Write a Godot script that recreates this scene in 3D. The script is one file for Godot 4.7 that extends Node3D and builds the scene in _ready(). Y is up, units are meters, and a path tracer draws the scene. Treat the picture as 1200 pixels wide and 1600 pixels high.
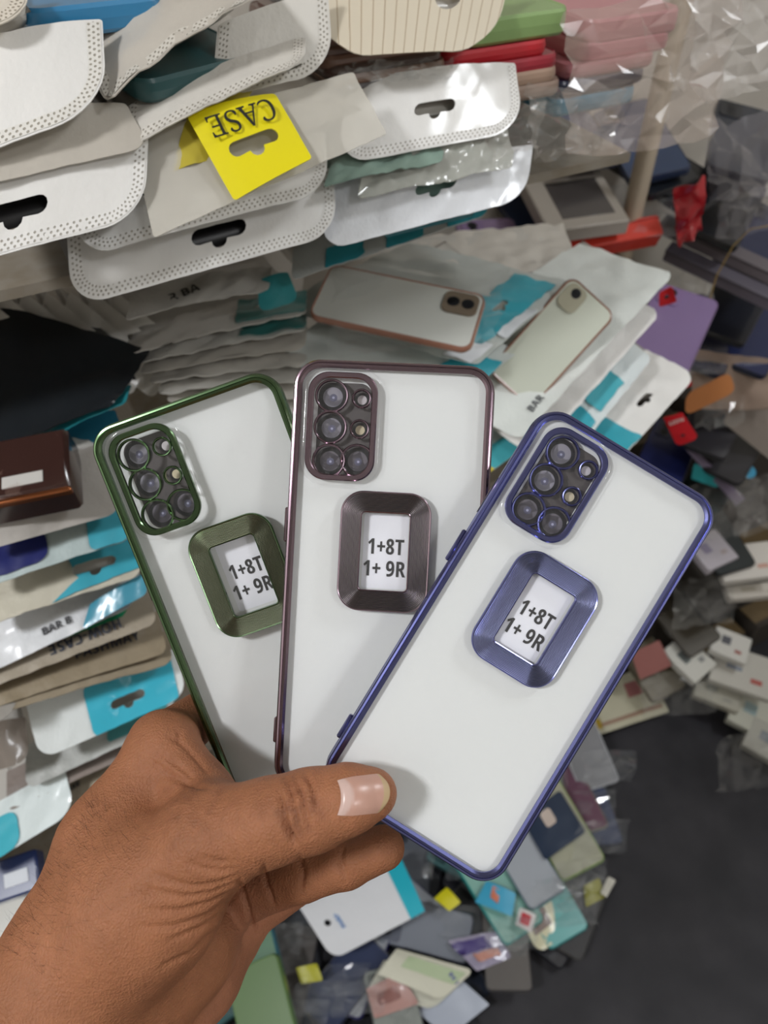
extends Node3D
# A hand holds three clear phone cases in a shop packed with cases in pouches: a shelf rack in front, heaps on the floor.
# Shelf coordinates: s runs along the rack, h is height, p is the distance into the rack from the camera's upright.

const FPX := 1208.668
const EYE := Vector3(0, 1.45, 0)
const HALF := 0.70710678
const RIGHT := Vector3(1, 0, 0)
const UPWARD := Vector3(0, HALF, -HALF)
const AHEAD := Vector3(0, -HALF, -HALF)
const ALONG := Vector3(0.8910065, 0, -0.4539905)
const INWARD := Vector3(-0.4539905, 0, -0.8910065)

var used_names := {}
var mats := {}
var wrinkle := FastNoiseLite.new()
var rng := RandomNumberGenerator.new()
var tex_dots: ImageTexture
var tex_dots_height: ImageTexture
var tex_fine: NoiseTexture2D
var tex_lines: ImageTexture
var tex_ruled: ImageTexture


func _ready() -> void:
	rng.seed = 77
	wrinkle.seed = 5
	wrinkle.noise_type = FastNoiseLite.TYPE_SIMPLEX_SMOOTH
	wrinkle.frequency = 1.0
	set_camera()
	set_light()
	make_textures()
	build_room()
	build_rack()
	build_hero_cases()
	build_hand()
	build_top_shelf()
	build_middle_shelf()
	build_left_stack()
	build_floor_heap()
	build_right_heap()
	build_filling()


# ------------------------------------------------------------------ camera and light

func set_camera() -> void:
	var cam := Camera3D.new()
	cam.name = "camera"
	add_child(cam)
	cam.position = EYE
	cam.rotation_degrees = Vector3(-45, 0, 0)
	cam.fov = 67.0
	cam.near = 0.02
	var a := CameraAttributesPhysical.new()
	a.frustum_focal_length = 12.0 / tan(deg_to_rad(33.5))
	a.frustum_focus_distance = 0.3
	a.frustum_near = 0.02
	a.exposure_aperture = 8.5
	a.auto_exposure_enabled = false
	cam.attributes = a
	cam.fov = 67.0
	cam.current = true


func set_light() -> void:
	var w := WorldEnvironment.new()
	w.name = "shop_environment"
	var e := Environment.new()
	e.background_mode = Environment.BG_COLOR
	e.background_color = Color(0.02, 0.02, 0.02)
	e.tonemap_mode = Environment.TONE_MAPPER_LINEAR
	e.tonemap_exposure = 1.0
	e.sdfgi_enabled = true
	e.ssao_enabled = true
	e.ssil_enabled = true
	w.environment = e
	add_child(w)
	ceiling_lamp(Vector3(-0.95, 2.44, 0.5), 0.24, 2.38, Color(0.985, 0.99, 1.0), "round white ceiling lamp above the shelf rack, nearest the camera")
	ceiling_lamp(rack(1.3, 2.44, -0.12), 0.34, 0.95, Color(0.97, 0.985, 1.0), "round white ceiling fill lamp added out of view on the far right of the room")  # added fill lamp, placed so the upper board still shades the pouch fan
	ceiling_lamp(rack(0.55, 2.44, -1.3), 0.34, 0.85, Color(0.985, 0.99, 1.0), "round white ceiling fill lamp added out of view behind the camera")  # weak fill lamp added to brighten the palm and finger undersides


func ceiling_lamp(at: Vector3, size: float, energy: float, tint: Color, label: String) -> void:
	var t := thing("ceiling_lamp", label, "lamp", at, "round ceiling lamps")
	var rim := CylinderMesh.new()
	rim.top_radius = size * 0.62
	rim.bottom_radius = size * 0.60
	rim.height = 0.04
	part(t, "housing", rim, mat("lamp_housing", Color(0.85, 0.85, 0.85), 0.5)).position = Vector3(0, 0.03, 0)
	var d := CylinderMesh.new()
	d.top_radius = size * 0.56
	d.bottom_radius = size * 0.53
	d.height = 0.012
	var g := StandardMaterial3D.new()
	g.resource_name = "lamp_glow"
	g.albedo_color = Color(1, 1, 1)
	g.emission_enabled = true
	g.emission = tint
	g.emission_energy_multiplier = 3.0
	part(t, "diffuser", d, g).position = Vector3(0, 0.004, 0)
	var l := AreaLight3D.new()
	l.name = "lamp_light"
	l.area_size = Vector2(size, size)
	l.light_color = tint
	l.light_energy = energy
	l.area_range = 8.0
	l.area_attenuation = 2.0
	l.shadow_enabled = true
	t.add_child(l)
	l.position = Vector3(0, -0.012, 0)
	l.rotation_degrees = Vector3(-90, 0, 0)


# ------------------------------------------------------------------ places

func ray(px: float, py: float) -> Vector3:
	return RIGHT * ((px - 600.0) / FPX) + UPWARD * ((800.0 - py) / FPX) + AHEAD


func W(px: float, py: float, t: float) -> Vector3:
	return EYE + ray(px, py) * t


func S(px: float, py: float, p: float) -> Vector3:
	var d := ray(px, py)
	return EYE + d * (p / d.dot(INWARD))


func F(px: float, py: float, h: float) -> Vector3:
	var d := ray(px, py)
	return EYE + d * ((h - EYE.y) / d.y)


func rack(s: float, h: float, p: float) -> Vector3:
	return ALONG * s + INWARD * p + Vector3(0, h, 0)


# ------------------------------------------------------------------ nodes, names, labels

func numbered(called: String) -> String:
	if not used_names.has(called):
		used_names[called] = 0
		return called
	used_names[called] += 1
	return "%s_%03d" % [called, used_names[called]]


func thing(called: String, label: String, category: String, at := Vector3.ZERO, group := "") -> Node3D:
	var o := Node3D.new()
	o.name = numbered(called)
	add_child(o)
	o.position = at
	o.set_meta("label", label)
	o.set_meta("category", category)
	if group:
		o.set_meta("group", group)
	return o


func part(parent: Node3D, called: String, mesh: Mesh, m: Material) -> MeshInstance3D:
	var o := MeshInstance3D.new()
	o.name = called
	o.mesh = mesh
	o.material_override = m
	parent.add_child(o, true)
	return o


func structure(called: String, mesh: Mesh, m: Material, label := "") -> MeshInstance3D:
	var o := part(self, called, mesh, m)
	o.set_meta("kind", "structure")
	if label:
		o.set_meta("label", label)
		o.set_meta("category", called.split("_")[0])
	return o


# ------------------------------------------------------------------ materials

func mat(key: String, c: Color, rough := 0.5, metal := 0.0, coat := 0.0) -> StandardMaterial3D:
	if mats.has(key):
		return mats[key]
	var m := StandardMaterial3D.new()
	m.resource_name = key
	m.albedo_color = c
	m.roughness = rough
	m.metallic = metal
	if coat > 0.0:
		m.clearcoat_enabled = true
		m.clearcoat = coat
		m.clearcoat_roughness = 0.12
	mats[key] = m
	return m


func tone(hex: String, rough := 0.45, coat := 0.0) -> StandardMaterial3D:
	return mat("tone_%s_%s_%s" % [hex, rough, coat], Color(hex), rough, 0.0, coat)


func cloth(hex: String) -> StandardMaterial3D:
	var key := "nonwoven_" + hex
	if mats.has(key):
		return mats[key]
	var m := mat(key, Color(hex), 0.5)
	m.clearcoat_enabled = true
	m.clearcoat = 0.6
	m.clearcoat_roughness = 0.15
	m.heightmap_enabled = true
	m.heightmap_texture = tex_fine
	m.heightmap_scale = 0.03
	m.uv1_triplanar = true
	m.uv1_world_triplanar = true
	m.uv1_scale = Vector3(18, 18, 18)
	m.backlight_enabled = true
	m.backlight = Color(0.25, 0.25, 0.24)
	return m


func weld(hex: String) -> StandardMaterial3D:
	var key := "weld_" + hex
	if mats.has(key):
		return mats[key]
	var m := mat(key, Color(hex), 0.45)
	m.albedo_texture = tex_dots
	m.heightmap_enabled = true
	m.heightmap_texture = tex_dots_height
	m.heightmap_scale = 0.05
	return m


func frosted(hex: String, alpha: float, rough := 0.3) -> StandardMaterial3D:
	var key := "frosted_%s_%s" % [hex, alpha]
	if mats.has(key):
		return mats[key]
	var c := Color(hex)
	c.a = alpha
	var m := mat(key, c, rough)
	m.transparency = BaseMaterial3D.TRANSPARENCY_ALPHA
	m.cull_mode = BaseMaterial3D.CULL_DISABLED
	return m


func clear_film(alpha := 0.08, hex := "e8ecec") -> StandardMaterial3D:
	var key := "clear_%s_%s" % [hex, alpha]
	if mats.has(key):
		return mats[key]
	var c := Color(hex)
	c.a = alpha
	var m := mat(key, c, 0.07)
	m.transparency = BaseMaterial3D.TRANSPARENCY_ALPHA
	m.cull_mode = BaseMaterial3D.CULL_DISABLED
	return m


func chrome(hex: String, rough := 0.16) -> StandardMaterial3D:
	return mat("chrome_%s_%s" % [hex, rough], Color(hex), rough, 1.0)


func make_textures() -> void:
	var im := Image.create(32, 64, false, Image.FORMAT_RGB8)
	var hi := Image.create(32, 64, false, Image.FORMAT_RGB8)
	for y in 64:
		for x in 32:
			var v := 1.0
			for q in [Vector2(8, 11), Vector2(24, 32), Vector2(8, 53), Vector2(40, 32), Vector2(-8, 32)]:
				if Vector2(x + 0.5, y + 0.5).distance_to(q) < 6.0:
					v = 0.0
			im.set_pixel(x, y, Color(0.74, 0.72, 0.69).lerp(Color(1, 1, 1), v))
			hi.set_pixel(x, y, Color(v, v, v))
	tex_dots = ImageTexture.create_from_image(im)
	tex_dots_height = ImageTexture.create_from_image(hi)
	var n := FastNoiseLite.new()
	n.seed = 3
	n.frequency = 0.05
	n.fractal_octaves = 3
	tex_fine = NoiseTexture2D.new()
	tex_fine.width = 256
	tex_fine.height = 256
	tex_fine.seamless = true
	tex_fine.noise = n
	var li := Image.create(8, 256, false, Image.FORMAT_RGB8)
	for y in 256:
		var s := 0.5 + 0.5 * cos(TAU * y * 15.0 / 256.0)
		for x in 8:
			li.set_pixel(x, y, Color(s, s, s))
	tex_lines = ImageTexture.create_from_image(li)
	var ru := Image.create(64, 8, false, Image.FORMAT_RGB8)
	for x in 64:
		for y in 8:
			ru.set_pixel(x, y, Color(0.72, 0.64, 0.56) if x % 16 == 3 else Color(1, 1, 1))
	tex_ruled = ImageTexture.create_from_image(ru)


# ------------------------------------------------------------------ mesh helpers

# Commits triangles; closed shapes are turned so that they face outwards, open ones towards `facing`.
func commit(tris: PackedVector3Array, uvs := PackedVector2Array(), groups := PackedInt32Array(), facing := Vector3.ZERO, cols := PackedColorArray()) -> ArrayMesh:
	var vol := 0.0
	var area := Vector3.ZERO
	var mid := tris[0]
	for i in range(0, tris.size(), 3):
		vol += (tris[i] - mid).dot((tris[i + 1] - mid).cross(tris[i + 2] - mid))
		area += (tris[i + 1] - tris[i]).cross(tris[i + 2] - tris[i])
	var flip := vol > 0.0 if facing == Vector3.ZERO else area.dot(facing) > 0.0
	var st := SurfaceTool.new()
	st.begin(Mesh.PRIMITIVE_TRIANGLES)
	for i in range(0, tris.size(), 3):
		for k in ([0, 2, 1] if flip else [0, 1, 2]):
			st.set_smooth_group(groups[i / 3] if groups.size() else 0)
			if uvs.size():
				st.set_uv(uvs[i + k])
			if cols.size():
				st.set_color(cols[i + k])
			st.add_vertex(tris[i + k])
	st.generate_normals()
	st.index()
	return st.commit()


func quad(tris: PackedVector3Array, a: Vector3, b: Vector3, c: Vector3, d: Vector3) -> void:
	tris.append_array([a, b, c, a, c, d])


# Points of a rounded rectangle, counter-clockwise; the same count whatever the size, so that rings of them match.
func rounded(hx: float, hy: float, r: float, n := 8, c := Vector2.ZERO) -> PackedVector2Array:
	var out := PackedVector2Array()
	r = clampf(r, 0.0, minf(hx, hy))
	for k in 4:
		var q: Vector2 = [Vector2(hx - r, hy - r), Vector2(r - hx, hy - r), Vector2(r - hx, r - hy), Vector2(hx - r, r - hy)][k]
		for i in n + 1:
			out.append(c + q + Vector2.from_angle(PI / 2 * (k + float(i) / n)) * r)
	return out


func circle2(c: Vector2, r: float, n := 28) -> PackedVector2Array:
	var out := PackedVector2Array()
	for i in n:
		out.append(c + Vector2.from_angle(TAU * i / n) * r)
	return out


# A ring swept from loops: each row is [loop of 2D points, z]; smooth along the loop, split at rows where `sharp`.
func ring_mesh(rows: Array, closed: bool, sharp := true) -> ArrayMesh:
	var tris := PackedVector3Array()
	var uvs := PackedVector2Array()
	var groups := PackedInt32Array()
	var m: int = rows.size()
	for j in (m if closed else m - 1):
		var a: Array = rows[j]
		var b: Array = rows[(j + 1) % m]
		var la: PackedVector2Array = a[0]
		var lb: PackedVector2Array = b[0]
		var n := la.size()
		for i in n:
			var k := (i + 1) % n
			quad(tris, Vector3(la[i].x, la[i].y, a[1]), Vector3(la[k].x, la[k].y, a[1]), Vector3(lb[k].x, lb[k].y, b[1]), Vector3(lb[i].x, lb[i].y, b[1]))
			var u0 := float(i) / n
			var u1 := float(i + 1) / n
			var v0 := float(j) / m
			var v1 := float(j + 1) / m
			uvs.append_array([Vector2(u0, v0), Vector2(u1, v0), Vector2(u1, v1), Vector2(u0, v0), Vector2(u1, v1), Vector2(u0, v1)])
			groups.append_array([j + 1 if sharp else 0, j + 1 if sharp else 0])
	return commit(tris, uvs, groups, Vector3.ZERO if closed else Vector3(0, 0, 1))


# A single sheet at height z, for clear film.
func flat_mesh(outline: PackedVector2Array, holes: Array, z: float) -> ArrayMesh:
	var tris := PackedVector3Array()
	var f := fill(outline, holes, 0.0)
	for i in f[1]:
		var q: Vector2 = f[0][i]
		tris.append(Vector3(q.x, q.y, z))
	for i in range(0, tris.size(), 3):
		if (tris[i + 1] - tris[i]).cross(tris[i + 2] - tris[i]).z < 0.0:
			var s := tris[i + 1]
			tris[i + 1] = tris[i + 2]
			tris[i + 2] = s
	return commit(tris, PackedVector2Array(), PackedInt32Array(), Vector3(0, 0, 1))


# A flat plate with holes between z0 and z1.
func plate_mesh(outline: PackedVector2Array, holes: Array, z0: float, z1: float, bevel := 0.0) -> ArrayMesh:
	var tris := PackedVector3Array()
	var groups := PackedInt32Array()
	var f := fill(outline, holes, 0.0)
	var pts: PackedVector2Array = f[0]
	var idx: PackedInt32Array = f[1]
	for i in range(0, idx.size(), 3):
		var a := pts[idx[i]]
		var b := pts[idx[i + 1]]
		var c := pts[idx[i + 2]]
		if (b - a).cross(c - a) < 0.0:
			var s := b
			b = c
			c = s
		tris.append_array([Vector3(a.x, a.y, z1), Vector3(b.x, b.y, z1), Vector3(c.x, c.y, z1)])
		tris.append_array([Vector3(a.x, a.y, z0), Vector3(c.x, c.y, z0), Vector3(b.x, b.y, z0)])
		groups.append_array([1, 2])
	var loops := [outline]
	loops.append_array(holes)
	for q in loops.size():
		var l: PackedVector2Array = loops[q]
		if Geometry2D.is_polygon_clockwise(l) == (q == 0):
			l = l.duplicate()
			l.reverse()
		for i in l.size():
			var a := l[i]
			var b := l[(i + 1) % l.size()]
			quad(tris, Vector3(a.x, a.y, z0), Vector3(b.x, b.y, z0), Vector3(b.x, b.y, z1), Vector3(a.x, a.y, z1))
			groups.append_array([3 + q, 3 + q])
	return commit(tris, PackedVector2Array(), groups)


func resample(l: PackedVector2Array, step: float) -> PackedVector2Array:
	var out := PackedVector2Array()
	for i in l.size():
		var a := l[i]
		var b := l[(i + 1) % l.size()]
		var d := a.distance_to(b)
		if d < 1e-7:
			continue
		var n := maxi(1, int(round(d / step)))
		for k in n:
			out.append(a.lerp(b, float(k) / n))
	return out


# Triangulates an outline with holes; with step > 0 it adds inner points so that the sheet can bend.
func fill(outline: PackedVector2Array, holes: Array, step: float) -> Array:
	var pts := outline.duplicate()
	for h in holes:
		pts.append_array(h)
	if step > 0.0:
		var inner := Geometry2D.offset_polygon(outline, -step * 0.55)
		var outer_holes := []
		for h in holes:
			outer_holes.append_array(Geometry2D.offset_polygon(h, step * 0.4))
		var box := Rect2(outline[0], Vector2.ZERO)
		for q in outline:
			box = box.expand(q)
		var nx := int(box.size.x / step) + 1
		var ny := int(box.size.y / step) + 1
		for j in ny + 1:
			for i in nx + 1:
				var q := box.position + Vector2((i + 0.5 * (j % 2)) * step, j * step * 0.93)
				var ok := false
				for l in inner:
					if Geometry2D.is_point_in_polygon(q, l):
						ok = true
				for l in outer_holes:
					if Geometry2D.is_point_in_polygon(q, l):
						ok = false
				if ok:
					pts.append(q)
	var all := Geometry2D.triangulate_delaunay(pts)
	var idx := PackedInt32Array()
	for i in range(0, all.size(), 3):
		var a := pts[all[i]]
		var b := pts[all[i + 1]]
		var c := pts[all[i + 2]]
		if absf((b - a).cross(c - a)) < 1e-12:
			continue
		var m := (a + b + c) / 3.0
		var ok := Geometry2D.is_point_in_polygon(m, outline)
		for h in holes:
			if Geometry2D.is_point_in_polygon(m, h):
				ok = false
		if ok:
			idx.append_array([all[i], all[i + 1], all[i + 2]])
	return [pts, idx]


# A bent sheet of thickness th; `bend` takes a point of the flat sheet to its place.
func sheet_mesh(bend: Callable, outline: PackedVector2Array, holes: Array, step: float, th: float, lift := 0.0, uv_scale := 1.0) -> ArrayMesh:
	var o := resample(outline, step)
	var hs := []
	for h in holes:
		hs.append(resample(h, step * 0.5))
	var f := fill(o, hs, step)
	var pts: PackedVector2Array = f[0]
	var idx: PackedInt32Array = f[1]
	var top := PackedVector3Array()
	var low := PackedVector3Array()
	for q in pts:
		var p: Vector3 = bend.call(q)
		var e := step * 0.3
		var n: Vector3 = (bend.call(q + Vector2(e, 0)) - p).cross(bend.call(q + Vector2(0, e)) - p).normalized()
		if n.dot(EYE - p) < 0.0:
			n = -n
		top.append(p + n * lift)
		low.append(p + n * (lift - th))
	var tris := PackedVector3Array()
	var uvs := PackedVector2Array()
	var groups := PackedInt32Array()
	for i in range(0, idx.size(), 3):
		var a := idx[i]
		var b := idx[i + 1]
		var c := idx[i + 2]
		if (pts[b] - pts[a]).cross(pts[c] - pts[a]) < 0.0:
			var s := b
			b = c
			c = s
		tris.append_array([top[a], top[b], top[c], low[a], low[c], low[b]])
		uvs.append_array([pts[a] * uv_scale, pts[b] * uv_scale, pts[c] * uv_scale, pts[a] * uv_scale, pts[c] * uv_scale, pts[b] * uv_scale])
		groups.append_array([1, 2])
	var start := 0
	var loops := [o]
	loops.append_array(hs)
	for q in loops.size():
		var n: int = loops[q].size()
		var l: PackedVector2Array = loops[q]
		var back := Geometry2D.is_polygon_clockwise(l) == (q == 0)
		for i in n:
			var a := start + i
			var b := start + (i + 1) % n
			if back:
				var s := a
				a = b
				b = s
			quad(tris, low[a], low[b], top[b], top[a])
			for z in 6:
				uvs.append(pts[a] * uv_scale)
			groups.append_array([3, 3])
		start += n
	return commit(tris, uvs, groups)


# A ribbon that follows part of an outline, offset inwards between d0 and d1: the welded seam of a pouch.
func ribbon_mesh(bend: Callable, line: PackedVector2Array, d0: float, d1: float, lift: float, tile: float) -> ArrayMesh:
	var tris := PackedVector3Array()
	var uvs := PackedVector2Array()
	var rows := []
	var run := 0.0
	for i in line.size():
		var t := (line[mini(i + 1, line.size() - 1)] - line[maxi(i - 1, 0)]).normalized()
		var n := Vector2(-t.y, t.x)
		if i > 0:
			run += line[i].distance_to(line[i - 1])
		var pair := []
		for d in [d0, d1]:
			var q := line[i] + n * float(d)
			var p: Vector3 = bend.call(q)
			var e := 0.002
			var up: Vector3 = (bend.call(q + Vector2(e, 0)) - p).cross(bend.call(q + Vector2(0, e)) - p).normalized()
			if up.dot(EYE - p) < 0.0:
				up = -up
			pair.append(p + up * lift)
		pair.append(run / tile)
		rows.append(pair)
	for i in rows.size() - 1:
		var a: Array = rows[i]
		var b: Array = rows[i + 1]
		quad(tris, a[0], b[0], b[1], a[1])
		uvs.append_array([Vector2(a[2], 0), Vector2(b[2], 0), Vector2(b[2], 1), Vector2(a[2], 0), Vector2(b[2], 1), Vector2(a[2], 1)])
	var mid: Vector3 = rows[rows.size() / 2][0]
	return commit(tris, uvs, PackedInt32Array(), EYE - mid)


func box_mesh(size: Vector3, bevel := 0.002) -> ArrayMesh:
	var hx := size.x / 2
	var hy := size.y / 2
	var z := size.z / 2
	var b := minf(bevel, minf(minf(hx, hy), z) * 0.8)
	var rows := [[rounded(hx - b, hy - b, 0.0, 1), -z], [rounded(hx, hy, b, 1), -z + b], [rounded(hx, hy, b, 1), z - b], [rounded(hx - b, hy - b, 0.0, 1), z]]
	return capped(rows)


# Loops stacked along z and closed at both ends.
func capped(rows: Array) -> ArrayMesh:
	var tris := PackedVector3Array()
	var groups := PackedInt32Array()
	for j in rows.size() - 1:
		var la: PackedVector2Array = rows[j][0]
		var lb: PackedVector2Array = rows[j + 1][0]
		for i in la.size():
			var k := (i + 1) % la.size()
			quad(tris, Vector3(la[i].x, la[i].y, rows[j][1]), Vector3(la[k].x, la[k].y, rows[j][1]), Vector3(lb[k].x, lb[k].y, rows[j + 1][1]), Vector3(lb[i].x, lb[i].y, rows[j + 1][1]))
			groups.append_array([j + 1, j + 1])
	for e in 2:
		var l: PackedVector2Array = rows[0 if e == 0 else rows.size() - 1][0]
		var z: float = rows[0 if e == 0 else rows.size() - 1][1]
		var c := Vector2.ZERO
		for q in l:
			c += q / l.size()
		for i in l.size():
			var k := (i + 1) % l.size()
			if e == 1:
				tris.append_array([Vector3(c.x, c.y, z), Vector3(l[i].x, l[i].y, z), Vector3(l[k].x, l[k].y, z)])
			else:
				tris.append_array([Vector3(c.x, c.y, z), Vector3(l[k].x, l[k].y, z), Vector3(l[i].x, l[i].y, z)])
			groups.append(40 + e)
	return commit(tris, PackedVector2Array(), groups)


func letters(parent: Node3D, called: String, words: String, height: float, font: String, bold: bool, m: Material, at: Transform3D, squeeze := 1.0) -> MeshInstance3D:
	var f := SystemFont.new()
	f.font_names = PackedStringArray([font])
	f.font_weight = 700 if bold else 400
	var t := TextMesh.new()
	t.text = words
	t.font = f
	t.font_size = 64
	t.pixel_size = height / 46.0
	t.depth = 0.0003
	t.curve_step = 2.0
	var o := part(parent, called, t, m)
	o.transform = at * Transform3D(Basis.from_scale(Vector3(squeeze, 1, 1)), Vector3.ZERO)
	return o


# ------------------------------------------------------------------ the room and the rack

func slab(s0: float, s1: float, h0: float, h1: float, p0: float, p1: float) -> Array:
	var m := BoxMesh.new()
	m.size = Vector3(s1 - s0, h1 - h0, p1 - p0)
	return [m, Transform3D(Basis(ALONG, Vector3.UP, -INWARD), rack((s0 + s1) / 2, (h0 + h1) / 2, (p0 + p1) / 2))]


func build_room() -> void:
	var floor_mat := mat("dark_floor", Color("#312f33"), 0.62)
	floor_mat.albedo_texture = speckle(Color(0.62, 0.62, 0.66), Color(1, 1, 1), 9)
	floor_mat.uv1_triplanar = true
	floor_mat.uv1_world_triplanar = true
	floor_mat.uv1_scale = Vector3(1.3, 1.3, 1.3)
	var paint := mat("wall_paint", Color("#b9b2a8"), 0.8)
	paint.heightmap_enabled = true
	paint.heightmap_texture = tex_fine
	paint.heightmap_scale = 0.05
	paint.uv1_triplanar = true
	paint.uv1_world_triplanar = true
	paint.uv1_scale = Vector3(3, 3, 3)
	for a in [["floor", -1.7, 1.75, -0.1, 0.0, -1.7, 1.05, floor_mat], ["ceiling", -1.7, 1.75, 2.5, 2.6, -1.7, 1.05, mat("ceiling_paint", Color("#e6e4df"), 0.85)], ["wall_back", -1.6, 1.65, 0.0, 2.5, 0.92, 1.05, paint], ["wall_front", -1.6, 1.65, 0.0, 2.5, -1.7, -1.6, mat("front_paint", Color("#c9c5bd"), 0.8)], ["wall_left", -1.7, -1.6, 0.0, 2.5, -1.7, 1.05, mat("side_paint", Color("#c9c5bd"), 0.8)], ["wall_right", 1.65, 1.75, 0.0, 2.5, -1.7, 1.05, mat("side_paint", Color("#c9c5bd"), 0.8)]]:
		var q := slab(a[1], a[2], a[3], a[4], a[5], a[6])
		structure(a[0], q[0], a[7]).transform = q[1]


func speckle(a: Color, b: Color, sd: int) -> NoiseTexture2D:
	var n := FastNoiseLite.new()
	n.seed = sd
	n.frequency = 0.012
	n.fractal_octaves = 5
	var t := NoiseTexture2D.new()
	t.width = 512
	t.height = 512
	t.seamless = true
	t.noise = n
	var g := Gradient.new()
	g.set_color(0, a)
	g.set_color(1, b)
	t.color_ramp = g
	return t


func build_rack() -> void:
	var steel := mat("painted_steel", Color("#9c958a"), 0.55)
	steel.albedo_texture = speckle(Color(0.88, 0.85, 0.8), Color(1, 1, 1), 4)
	steel.uv1_triplanar = true
	steel.uv1_scale = Vector3(6, 6, 6)
	var t := thing("shelf_rack", "grey steel rack carrying the boards under the pouches", "rack", rack(0, 0, 0.65))
	for a in [[1.212, 1.219, 0.474, 0.86, -1.35, 0.46], [0.86, 0.875, 0.5, 0.86, 0.07, 0.5], [0.66, 0.68, 0.46, 0.86, -1.35, 0.62], [0.3, 0.32, 0.5, 0.86, -1.35, 0.62]]:
		var q := slab(a[4], a[5], a[0], a[1], a[2], a[3])
		part(t, "shelf_board", q[0], steel).transform = t.transform.affine_inverse() * q[1]
	for s in [-1.36, 0.762]:
		for p in [0.755]:
			# an angle upright: two thin flanges with slots
			var outline := PackedVector2Array([Vector2(-0.0095, -0.006), Vector2(0.0095, -0.006), Vector2(0.0095, -0.004), Vector2(-0.0075, -0.004), Vector2(-0.0075, 0.012), Vector2(-0.0095, 0.012)])
			var o := part(t, "upright_post", plate_mesh(outline, [], 0.0, 2.0), mat("post_paint", Color("#b3a591"), 0.6))
			o.transform = t.transform.affine_inverse() * Transform3D(Basis(ALONG, INWARD, Vector3.UP), rack(s, 0.0, p))


# ------------------------------------------------------------------ the three phone cases in the hand

func cam_basis() -> Basis:
	return Basis(RIGHT, UPWARD, -AHEAD)


func case_place(px: float, py: float, depth: float, turn: float, a: float, b: float, s: float) -> Transform3D:
	var local := Basis(Vector3(0, 0, 1), turn) * Basis(Vector3(0, 1, 0), a) * Basis(Vector3(1, 0, 0), b)
	return Transform3D((cam_basis() * local).scaled_local(Vector3(s, s, s)), W(px, py, depth))


func build_hero_cases() -> void:
	hero_case("green plated clear phone case, leftmost and rearmost of the three in the hand", "667f5e", "757a66", case_place(397.6, 937.0, 0.316, 0.338, -0.03, 0.13, 1.021), 0.0062, false)
	hero_case("brown plated clear phone case, middle of the three in the hand", "93808a", "716a6c", case_place(599.3, 905.1, 0.2930, -0.0528, -0.05, 0.0, 0.983), 0.0036, true)
	hero_case("blue plated clear phone case, frontmost of the three, under the thumb", "767ab0", "75799a", case_place(813.4, 1005.5, 0.277, -0.5517, -0.04, -0.03, 0.955), 0.003, true)


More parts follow.
